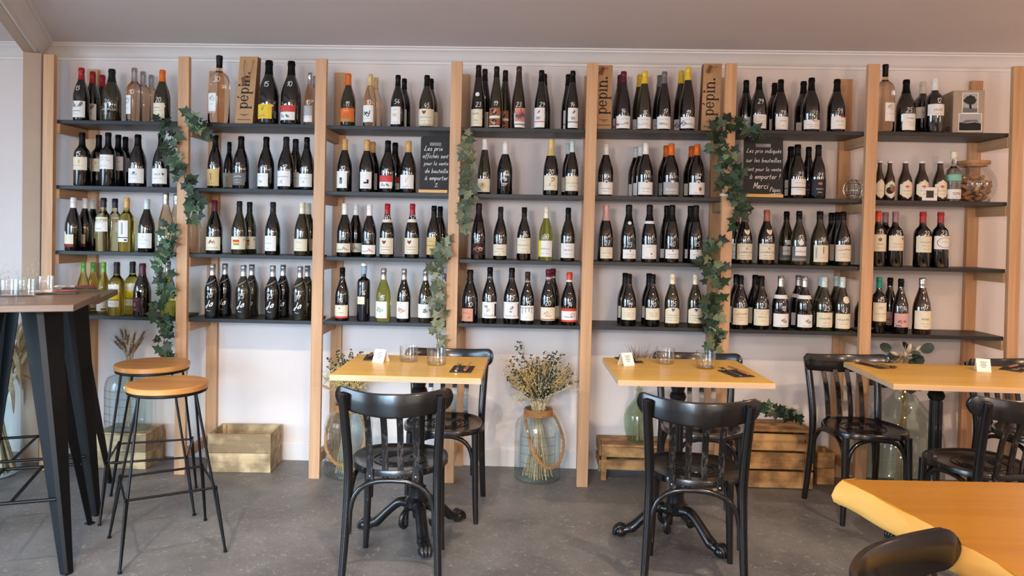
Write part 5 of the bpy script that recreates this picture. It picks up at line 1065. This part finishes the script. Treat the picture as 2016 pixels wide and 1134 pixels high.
def stool(c, a0, zt, R, lab, rise):
    r = thing('bar_stool', (c[0], c[1], 0), lab, 'bar stool', 'round wooden bar stools on wire legs')
    MB().lathe([(0, zt-.026), (R-.004, zt-.026), (R, zt-.022), (R, zt-.003), (R-.004, zt), (0, zt)], 48).build('seat', STOOLW, r, smooth=.5)
    MB().tube([((R-.010)*math.cos(t*math.pi/24), (R-.010)*math.sin(t*math.pi/24), zt-.033) for t in range(48)], .0065, 8, closed=True).build('seat_ring', BSTEEL, r, smooth=1)
    pt = lambda a, rad_, z: Vector((rad_*math.cos(a), rad_*math.sin(a), z)); A = [math.radians(a0+90*k) for k in range(4)]
    foot = [pt(a, .294, .007) for a in A]; topn = [pt(a-.16, R-.012, zt-.036) for a in A]
    for k in range(4): MB().tube([topn[k], foot[k]], .0062, 8).build('leg', BSTEEL, r, smooth=1)
    for i, j in ((0, 1), (2, 3)):      # bent foot rails: up from one foot, across and down to the next
        fa, fb = foot[i], foot[j]; ta = fa.lerp(topn[i], rise)+pt(A[i], .012, 0); tb = fb.lerp(topn[j], rise)+pt(A[j], .012, 0)
        MB().tube(spline([fa, fa.lerp(ta, .6), ta-(tb-ta)*.0, ta.lerp(tb, .06), ta.lerp(tb, .94), tb, fb.lerp(tb, .6), fb], 4), .0056, 8).build('foot_rail', BSTEEL, r, smooth=1)
    for i, j in ((1, 2), (3, 0)): MB().tube([foot[i].lerp(topn[i], .40), foot[j].lerp(topn[j], .40)], .0056, 8).build('foot_rail', BSTEEL, r, smooth=1)
    for k in range(4): MB().lathe([(0, 0), (.009, 0), (.009, .008), (0, .012)], 8, tuple(foot[k]-Vector((0, 0, .007)))).build('foot_cap', BSTEEL, r)
stool((1.197, -.940), -10, .732, .172, 'round oak bar stool on black wire legs, standing in front of its twin', .40)
stool((.893, -.480), -22, .732, .178, 'round oak bar stool on wire legs between the jar crate and its twin', .40)

# ================================================================== CRATES
def plank(r, c, d, mt, nm='board', rz=0): return MB().box(c, d, rz).build(nm, mt, r, bevel=.0025)
def open_crate(c, sx, sy, h, mt, lab, rz=0, solid=False, handle=True):
    r = thing('wooden_crate', (c[0], c[1], 0), lab, 'crate', None, rz); t = .012; hb = h/2-.002
    for k in range(2):
        z = h*(.25+.5*k)
        for s_ in (-1, 1): plank(r, (0, s_*(sy/2-t/2), z), (sx, t, hb), mt)
        for s_ in (-1, 1):
            if k == 1 and handle:
                for yy, ly in ((-sy*.30, sy*.32), (sy*.30, sy*.32)): plank(r, (s_*(sx/2-t/2), yy, z), (t, ly, hb), mt, 'end_board')
                plank(r, (s_*(sx/2-t/2), 0, z-hb*.34), (t, sy*.30, hb*.32), mt, 'end_board'); plank(r, (s_*(sx/2-t/2), 0, z+hb*.36), (t, sy*.30, hb*.28), mt, 'end_board')
            else: plank(r, (s_*(sx/2-t/2), 0, z), (t, sy-2*t-.001, hb), mt, 'end_board')
    for sx_ in (-1, 1):
        for sy_ in (-1, 1): plank(r, (sx_*(sx/2-t-.012), sy_*(sy/2-t-.012), h/2), (.022, .022, h-.004), mt, 'corner_post')
    n = 3
    for k in range(n): plank(r, (0, -sy/2+t+(sy-2*t)*(k+.5)/n, .008), (sx-2*t-.002, (sy-2*t)/n-.003, .010), mt, 'bottom_board')
    if solid:
        for k in range(n): plank(r, (0, -sy/2+sy*(k+.5)/n, h+.005), (sx, sy/n-.002, .010), mt, 'lid_board')
    return r
open_crate((1.125, .185), .365, .235, .228, CRATE, 'open weathered wooden crate with handle holes, standing empty on the floor', .05)
r = open_crate((.425, .185), .30, .225, .200, CRATE, 'closed weathered wooden crate carrying a glass jar of wheat', 0, True, False)
MB().box((-.02, -.1126, .035), (.055, .002, .018)).build('hand_hole', mat('hole_black', (.02, .02, .02), .9), r, bevel=.0008)
# low slatted crate under the green vase, upside-down
r = thing('wooden_crate', (3.435, .225, 0), 'low warm-brown slatted crate carrying the green glass vase', 'crate')
sx, sy, h = .42, .215, .212
for k in range(3): plank(r, (0, -sy/2+sy*(k+.5)/3, h-.006), (sx-.03, sy/3-.003, .012), CRATE2, 'top_board')
for s_ in (-1, 1): plank(r, (s_*(sx/2-.007), 0, h-.033), (.014, sy, .066), CRATE2, 'end_board'); plank(r, (s_*(sx/2-.007), 0, .095), (.013, sy-.004, .05), CRATE2, 'end_board')
for s_ in (-1, 1): plank(r, (0, s_*(sy/2-.006), h-.042), (sx-.029, .012, .058), CRATE2); plank(r, (0, s_*(sy/2-.006), .095), (sx-.026, .012, .055), CRATE2)
for sx_ in (-1, 1):
    for sy_ in (-1, 1): plank(r, (sx_*(sx/2-.03), sy_*(sy/2-.026), .10), (.030, .026, .20), CRATE2, 'corner_post')
# big slatted crate with stencil marks, ivy on top
r = thing('wooden_crate', (4.225, .20, 0), 'big warm-brown slatted crate with stencil marks, ivy lying on top', 'crate')
sx, sy, h = .42, .255, .338
for k in range(3):
    z = .052+k*.107
    for s_ in (-1, 1): plank(r, (0, s_*(sy/2-.006), z), (sx, .012, .094), CRATE2)
    for s_ in (-1, 1): plank(r, (s_*(sx/2-.006), 0, z), (.012, sy-.026, .094), CRATE2, 'end_board')
for k in range(3): plank(r, (0, -sy/2+sy*(k+.5)/3, h-.007), (sx, sy/3-.003, .013), CRATE2, 'lid_board')
for sx_ in (-1, 1):
    for sy_ in (-1, 1): plank(r, (sx_*(sx/2-.03), sy_*(sy/2-.028), .162), (.03, .03, .32), CRATE2, 'corner_post')
for (tx, x, z, s_) in (('JGA', .12, .265, .03), ('H3', .13, .155, .03)):
    pm = MB(); vs, fs, W_ = printed(tx); pm.add([(x+a_*s_, -sy/2-.0008, z+b_*s_) for a_, b_ in vs], fs, INK); pm.build('stencil_mark', None, r)
ivy([(1436, 812, .16), (1462, 806, .14), (1490, 800, .12), (1515, 805, .14), (1540, 812, .18), (1572, 822, .2)], 34, 'loose ivy garland lying on top of the big slatted crate', 9, spread=.026)
# box and brown paper behind the chair
r = open_crate((4.545, .24), .10, .14, .19, CRATE2, 'narrow wooden box next to the big slatted crate', 0, False, False)

# ================================================================== JARS, VASES, DRIED FLOWERS
def vessel(prof, t, seg=36):
    inn = [(max(r_-t, 0), z_+(t*1.5 if i < 2 else 0)) for i, (r_, z_) in enumerate(prof)]
    return MB().lathe([(0, prof[0][1])]+prof+[(max(prof[-1][0]-t, .001), prof[-1][1])]+inn[::-1][1:]+[(0, prof[0][1]+t*1.5)], seg)
def dome(R, H, nr, nh): return [(R*.90, 0), (R*.985, .012), (R, .03), (R, H*.68), (R*.97, H*.76), (R*.88, H*.83), (nr*1.15, H*.89), (nr, H*.91), (nr, H*.97), (nr*1.06, H*.975), (nr*1.06, H)]
def big_jar(c, R, H, nr, lab, rope=True, ribs=True, z0=0, rz=0):
    r = thing('glass_jar', (c[0], c[1], z0), lab, 'glass jar', None, rz)
    vessel(dome(R, H, nr, H*.1), .004).build('glass', JARGLASS, r, smooth=.9)
    if ribs:
        m = MB()
        for zq in (.12, .24, .36, .48, .60): m.tube([(math.sin(a_*.1)*(R+.0005), -math.cos(a_*.1)*(R+.0005), H*zq+.02) for a_ in range(-8, 9)], .0026, 6)
        for a_ in (-.8, -.35, .1, .8): m.tube([(math.sin(a_)*(R+.0005), -math.cos(a_)*(R+.0005), H*zq+.02) for zq in (.06, .36, .66)], .0026, 6)
        m.build('moulded_ribs', RIBG, r, smooth=1)
    if rope:
        m = MB()
        for k in range(4): m.tube([((nr+.006)*math.cos(t*math.pi/12), (nr+.006)*math.sin(t*math.pi/12), H*.900+.0095*k) for t in range(24)], .0062, 6, closed=True)
        m.build('rope_collar', ROPE, r, smooth=1)
        pts = spline([(-nr-.004, -.02, H*.93), (-nr*.9, -R*.62, H*.78), (-nr*.30, -R-.012, H*.45), (R*.42, -R*.98, H*.245), (R*.93, -R*.55, H*.30), (R+.012, -R*.10, H*.55), (R*.80, 0, H*.82), (nr+.004, -.01, H*.93)], 8)
        m = MB(); n = len(pts)
        for ph in range(3):
            q = []
            for i, p in enumerate(pts): a_ = i*1.1+ph*2.094; q.append(p+Vector((math.cos(a_), math.sin(a_)*.6, math.sin(a_)))*.0048)
            m.tube(q, .0056, 6)
        m.build('rope_handle', ROPE, r, smooth=1)
    return r
def bouquet(c, z0, H, lab, seed, R_in, neck, zn, topz, spread, kinds):
    """stems from the vessel floor through the neck to fanned-out heads"""
    rg = random.Random(seed); r = thing('dried_bouquet', (c[0], c[1], z0), lab, 'dried flowers'); stems = MB()
    for kind, n, zz, sp, mt in kinds:
        for i in range(n):
            a = rg.uniform(0, 2*math.pi); rr = sp*(.25+.75*rg.random()); hgt = zz*rg.uniform(.82, 1)
            b0 = Vector((math.cos(a+2.5)*R_in*rg.random(), math.sin(a+2.5)*R_in*rg.random(), .012)); nk = Vector((math.cos(a)*neck*.7*rg.random(), math.sin(a)*neck*.7*rg.random(), zn))
            tip = Vector((math.cos(a)*rr, max(-.2, min(math.sin(a)*rr, .14)), hgt)); md = nk.lerp(tip, .5)+Vector((math.cos(a)*-.01, 0, .02))
            path = spline([b0, nk, md, tip], 6); stems.tube(path, .0019, 5, PALE if i % 3 else DRY)
            up = path[-8:] if kind != 'grass' else path[-9:]
            if kind == 'euc':
                m = MB()
                for k in range(22):
                    p = path[9].lerp(path[-1], k/21) if False else path[min(len(path)-1, 8+int(k*.5))].copy(); f = 1-.5*k/21
                    d = Vector((rg.uniform(-1, 1), rg.uniform(-1, 1), rg.uniform(-.3, .8))).normalized(); s_ = .011*f+.004; n2 = d.orthogonal().normalized(); e = d.cross(n2)
                    q = p+d*s_*.9; m.add([q-d*s_, q+n2*s_*.7, q+d*s_, q-n2*s_*.7], [(0, 1, 2, 3)])
                tag(m.build('eucalyptus_sprig', mt, r), kind='stuff')
            elif kind == 'gyp':
                m = MB()
                for k in range(26):
                    p = tip+Vector((rg.gauss(0, .022), rg.gauss(0, .018), rg.gauss(0, .022))); m.sphere(p, rg.uniform(.0025, .0048), 5, 3)
                    if k % 2: m.tube([path[-4], p], .0005, 3)
                tag(m.build('blossom_cluster', mt, r), kind='stuff')
            elif kind == 'wheat':
                m = MB(); d = (path[-1]-path[-3]).normalized()
                for k in range(16):
                    p = tip+d*(k*.0042-.03); a2 = k*2.4; o = d.orthogonal().normalized(); o = Matrix.Rotation(a2, 3, d) @ o
                    m.tube([p, p+d*.006+o*.005, p+d*.014+o*.006], [.0012, .0030, .0008], 5); m.tube([p+d*.014+o*.006, p+d*.05+o*.014], [.0005, .0002], 3)
                tag(m.build('wheat_ear', mt, r), kind='stuff')
            elif kind == 'grass':
                m = MB()
                for k in range(7):
                    p0 = path[-6]+Vector((rg.gauss(0, .003), 0, 0)); e = tip+Vector((rg.gauss(0, .022), rg.gauss(0, .015), rg.uniform(-.03, .05))); m.tube([p0, p0.lerp(e, .5)+Vector((0, 0, .01)), e], [.0012, .0010, .0003], 3)
                tag(m.build('grass_plume', mt, r), kind='stuff')
            elif kind == 'leaf':
                d = (path[-1]-path[-4]).normalized(); s_ = rg.uniform(.030, .045); n2 = d.cross(Vector((0, 1, 0))).normalized()
                m = MB(); q = [tip-d*s_*.9]+[tip+d*s_*math.cos(t)*-.9+n2*s_*.75*math.sin(t)+Vector((0, -.006*math.sin(t)**2, 0)) for t in (.6, 1.2, 1.8, 2.5, 3.14, 3.8, 4.5, 5.1, 5.7)]
                m.add(q, [tuple(range(len(q)))]); m.build('leaf', mt, r)
            elif kind == 'bunny':
                d = (path[-1]-path[-3]).normalized(); MB().tube([tip-d*.02, tip-d*.01, tip+d*.012, tip+d*.03], [.004, .011, .012, .003], 8).build('hare_tail', mt, r, smooth=1)
    stems.build('stems', None, r, smooth=1); return r
big_jar((2.868, .14), .136, .415, .073, 'ribbed glass jar with rope handle holding dried flowers, between fourth and fifth oak posts', rz=0)
bouquet((2.868, .14), 0, .4, 'dried bouquet with eucalyptus and cream blossom in the jar beside the fifth oak post', 11, .10, .06, .42, .78, .2,
        [('euc', 24, .77, .21, EUC), ('euc', 20, .66, .25, EUC), ('gyp', 34, .66, .20, YFL), ('gyp', 12, .58, .24, PALE), ('wheat', 12, .56, .18, DRY), ('grass', 16, .68, .08, DRYD)])
big_jar((1.765, .105), .140, .42, .078, 'ribbed glass jar with rope handle half hidden behind a chair, third oak post', rz=-.6)
bouquet((1.755, .105), 0, .4, 'dried bouquet with straw and blossom half hidden by the chair beside the third oak post', 12, .07, .06, .43, .78, .2,
        [('euc', 22, .72, .17, EUC), ('gyp', 30, .64, .15, YFL), ('wheat', 12, .60, .15, DRY), ('grass', 6, .64, .1, DRYD)])
big_jar((.41, .185), .132, .375, .06, 'glass jar standing on the closed weathered crate behind the stools', rope=False, z0=.210)
bouquet((.41, .185), .210, .375, 'bunch of dried wheat in the jar on the closed crate', 13, .03, .03, .36, .56, .08, [('wheat', 16, .56, .075, DRYD), ('grass', 5, .60, .12, PALE)])
# green vase on low crate
r = thing('glass_vase', (3.458, .20, .2125), 'rounded green glass demijohn vase standing on the low slatted crate', 'vase')
vessel([(.052, 0), (.062, .006), (.080, .07), (.086, .12), (.083, .16), (.068, .20), (.040, .235), (.022, .258), (.019, .28), (.019, .306), (.0235, .308), (.0235, .318)], .003).build('glass', GREENGLASS, r, smooth=.9)
bouquet((3.458, .20), .2125, .3, 'fine brown dried grass in the green glass vase', 14, .035, .012, .31, .58, .07, [('grass', 16, .57, .085, DRYD), ('wheat', 4, .50, .05, DRYD)])
# big demijohn with fairy lights
r = thing('demijohn', (4.945, .105, 0), 'big clear demijohn with fairy lights behind the wide table', 'demijohn')
vessel([(.17, 0), (.205, .012), (.215, .05), (.217, .26), (.205, .34), (.165, .42), (.10, .50), (.055, .56), (.036, .60), (.033, .66), (.042, .664), (.042, .68)], .004).build('glass', PALEGREEN, r, smooth=.9)
g = thing('fairy_lights', (4.945, .105, 0), 'string of tiny warm fairy lights inside the big demijohn', 'string lights')
rg = random.Random(2); pp = [Vector((.01*math.sin(k), -.01*math.cos(k*2), .66-.03*k)) for k in range(5)]+[Vector((.05*math.sin(k*1.7), .05*math.cos(k*1.3), .52-.045*k)) for k in range(11)]
MB().tube(spline(pp, 4), .0007, 4).build('wire', mat('copper_wire', (.5, .35, .2), .4, metal=.8), g)
for p in pp[1::1]: MB().sphere(p, .0032, 6, 4).build('bulb', mat('bulb_warm', (1, .72, .35), .5, emit=14), g)
bouquet((4.945, .105), 0, .6, 'eucalyptus leaves and pale hare tails in the big demijohn', 15, .05, .016, .70, .84, .2, [('leaf', 26, .74, .20, EUC), ('leaf', 16, .83, .12, EUC), ('bunny', 9, .83, .07, PALE), ('grass', 5, .80, .07, PALE)])
# tall floor vase with reeds in the corner
r = thing('floor_vase', (-.225, -.10, 0), 'tall wide clear glass floor vase in the corner by the bar tables', 'vase')
vessel([(.135, 0), (.148, .01), (.15, .05), (.15, .56), (.152, .57)], .005).build('glass', JARGLASS, r, smooth=.9)
g = thing('dried_reeds', (-.225, -.10, 0), 'thick sheaf of pale dried reeds and leaves in the corner floor vase', 'dried reeds')
rg = random.Random(4); m = MB(); m2 = MB()
for k in range(150):
    a = rg.uniform(0, 6.283); r0 = .12*rg.random()**.5; a2 = a+rg.uniform(-.8, .8)+2.6; r1 = rg.uniform(.06, .24); h = rg.uniform(.70, 1.08)
    b0 = Vector((r0*math.cos(a), r0*math.sin(a), .02)); e = Vector((r1*math.cos(a2), r1*math.sin(a2), h)); md = b0.lerp(e, .5); md.x *= .55; md.y *= .55
    (m if k % 2 else m2).tube(spline([b0, md, e], 6), [.0055]*6+[.0048]*6+[.0015], 5)
m.build('pale_stalks', PALE, g, smooth=1); m2.build('straw_stalks', DRY, g, smooth=1)
for k in range(34):
    a = rg.uniform(0, 6.283); h = rg.uniform(.50, .95); b0 = Vector((.05*math.cos(a), .05*math.sin(a), h)); d = Vector((math.cos(a), math.sin(a), 0)); ln = rg.uniform(.12, .22)
    pts = spline([b0, b0+d*ln*.45+Vector((0, 0, .06)), b0+d*ln*.9-Vector((0, 0, .03)), b0+d*ln-Vector((0, 0, .16))], 5); sd = Vector((-d.y, d.x, 0)); n = len(pts)
    mm = MB(); mm.grid([[p-sd*.016*math.sin(math.pi*min(.97, (i+.6)/n)), p+Vector((0, 0, .003)), p+sd*.016*math.sin(math.pi*min(.97, (i+.6)/n))] for i, p in enumerate(pts)]); mm.build('curled_leaf', PALE if k % 2 else DRY, g, smooth=1)
for k in range(16):
    a = rg.uniform(0, 6.283); p = Vector((.20*math.cos(a), .17*math.sin(a), rg.uniform(.98, 1.14))); m = MB()
    for j in range(60):
        q = p+Vector((rg.gauss(0, .02), rg.gauss(0, .02), rg.gauss(0, .045))); m.tube([q, q+Vector((rg.gauss(0, .012), rg.gauss(0, .012), .018))], [.0012, .0003], 3)
    tag(m.build('fluffy_plume', PALE, g), kind='stuff')

# ================================================================== ASSUMED PENDANT LAMPS (unseen, added for the warm light)
def pendant(x, y, z, power, lab):
    r = thing('pendant_lamp', (x, y, z), lab, 'lamp', 'warm pendant bulbs hanging in the room')
    MB().tube([(0, 0, .09), (0, 0, CZ-z)], .003, 6).build('cord', INK, r); MB().lathe([(0, .055), (.018, .055), (.02, .10), (.006, .115), (0, .115)], 14).build('socket', BSTEEL, r, smooth=.6)
    MB().lathe([(0, -.06), (.03, -.052), (.048, -.025), (.05, 0), (.04, .03), (.02, .055), (0, .056)], 16).build('bulb', mat('lamp_glow', (1, .74, .42), .4, emit=25), r, smooth=1)
    l = bpy.data.lights.new('lamp_light', 'POINT'); l.energy = power; l.color = (1, .69, .46); l.shadow_soft_size = .12
    o = bpy.data.objects.new('lamp_light', l); COL.objects.link(o); o.parent = r; o.location = (0, 0, -.12)
for i, (x, y, pw) in enumerate(((5.9, -2.7, 32), (6.6, -1.3, 7), (4.4, -4.9, 78), (2.0, -5.2, 125))):
    pendant(x, y, 1.95, pw, ('warm bare bulb on a cord over the live-edge table', 'warm bare bulb on a cord beyond the wide table', 'warm bare bulb on a cord behind the live-edge table', 'warm bare bulb on a cord in the middle of the room')[i])

# unseen ceiling spotlights, added for steep warm light on the tables
def spotlight(x, y, tx, ty, power, lab):
    r = thing('ceiling_spotlight', (x, y, CZ), lab, 'spotlight', 'black ceiling spotlights aimed at the tables')
    MB().lathe([(0, -.012), (.04, -.012), (.04, 0), (0, 0)], 18).build('ceiling_plate', BSTEEL, r, smooth=.6); MB().tube([(0, 0, -.01), (0, 0, -.06)], .006, 8).build('stem', BSTEEL, r)
    d = (Vector((tx, ty, .75))-Vector((x, y, CZ-.09))).normalized(); q = d.to_track_quat('-Z', 'Y')
    o = MB().lathe([(0, .06), (.03, .06), (.034, .05), (.034, -.06), (.031, -.06), (.029, .02), (0, .025)], 20).build('can', BSTEEL, r, smooth=.6); o.location = (0, 0, -.09); o.rotation_euler = q.to_euler()
    l = bpy.data.lights.new('spot', 'SPOT'); l.energy = power; l.color = (1, .80, .58); l.spot_size = math.radians(60); l.spot_blend = .9; l.shadow_soft_size = .03
    p = bpy.data.objects.new('spot', l); COL.objects.link(p); p.parent = r; p.location = Vector((0, 0, -.09))+d*.065; p.rotation_euler = q.to_euler()
for i, (x, tx) in enumerate(((1.3, 1.2), (2.5, 2.3), (3.8, 3.6), (5.2, 5.0))):
    spotlight(x, -2.35, tx, -1.0, 100, 'black ceiling spotlight aimed at the '+('bar stools', 'two-jar table', 'green vase table', 'wide table')[i])
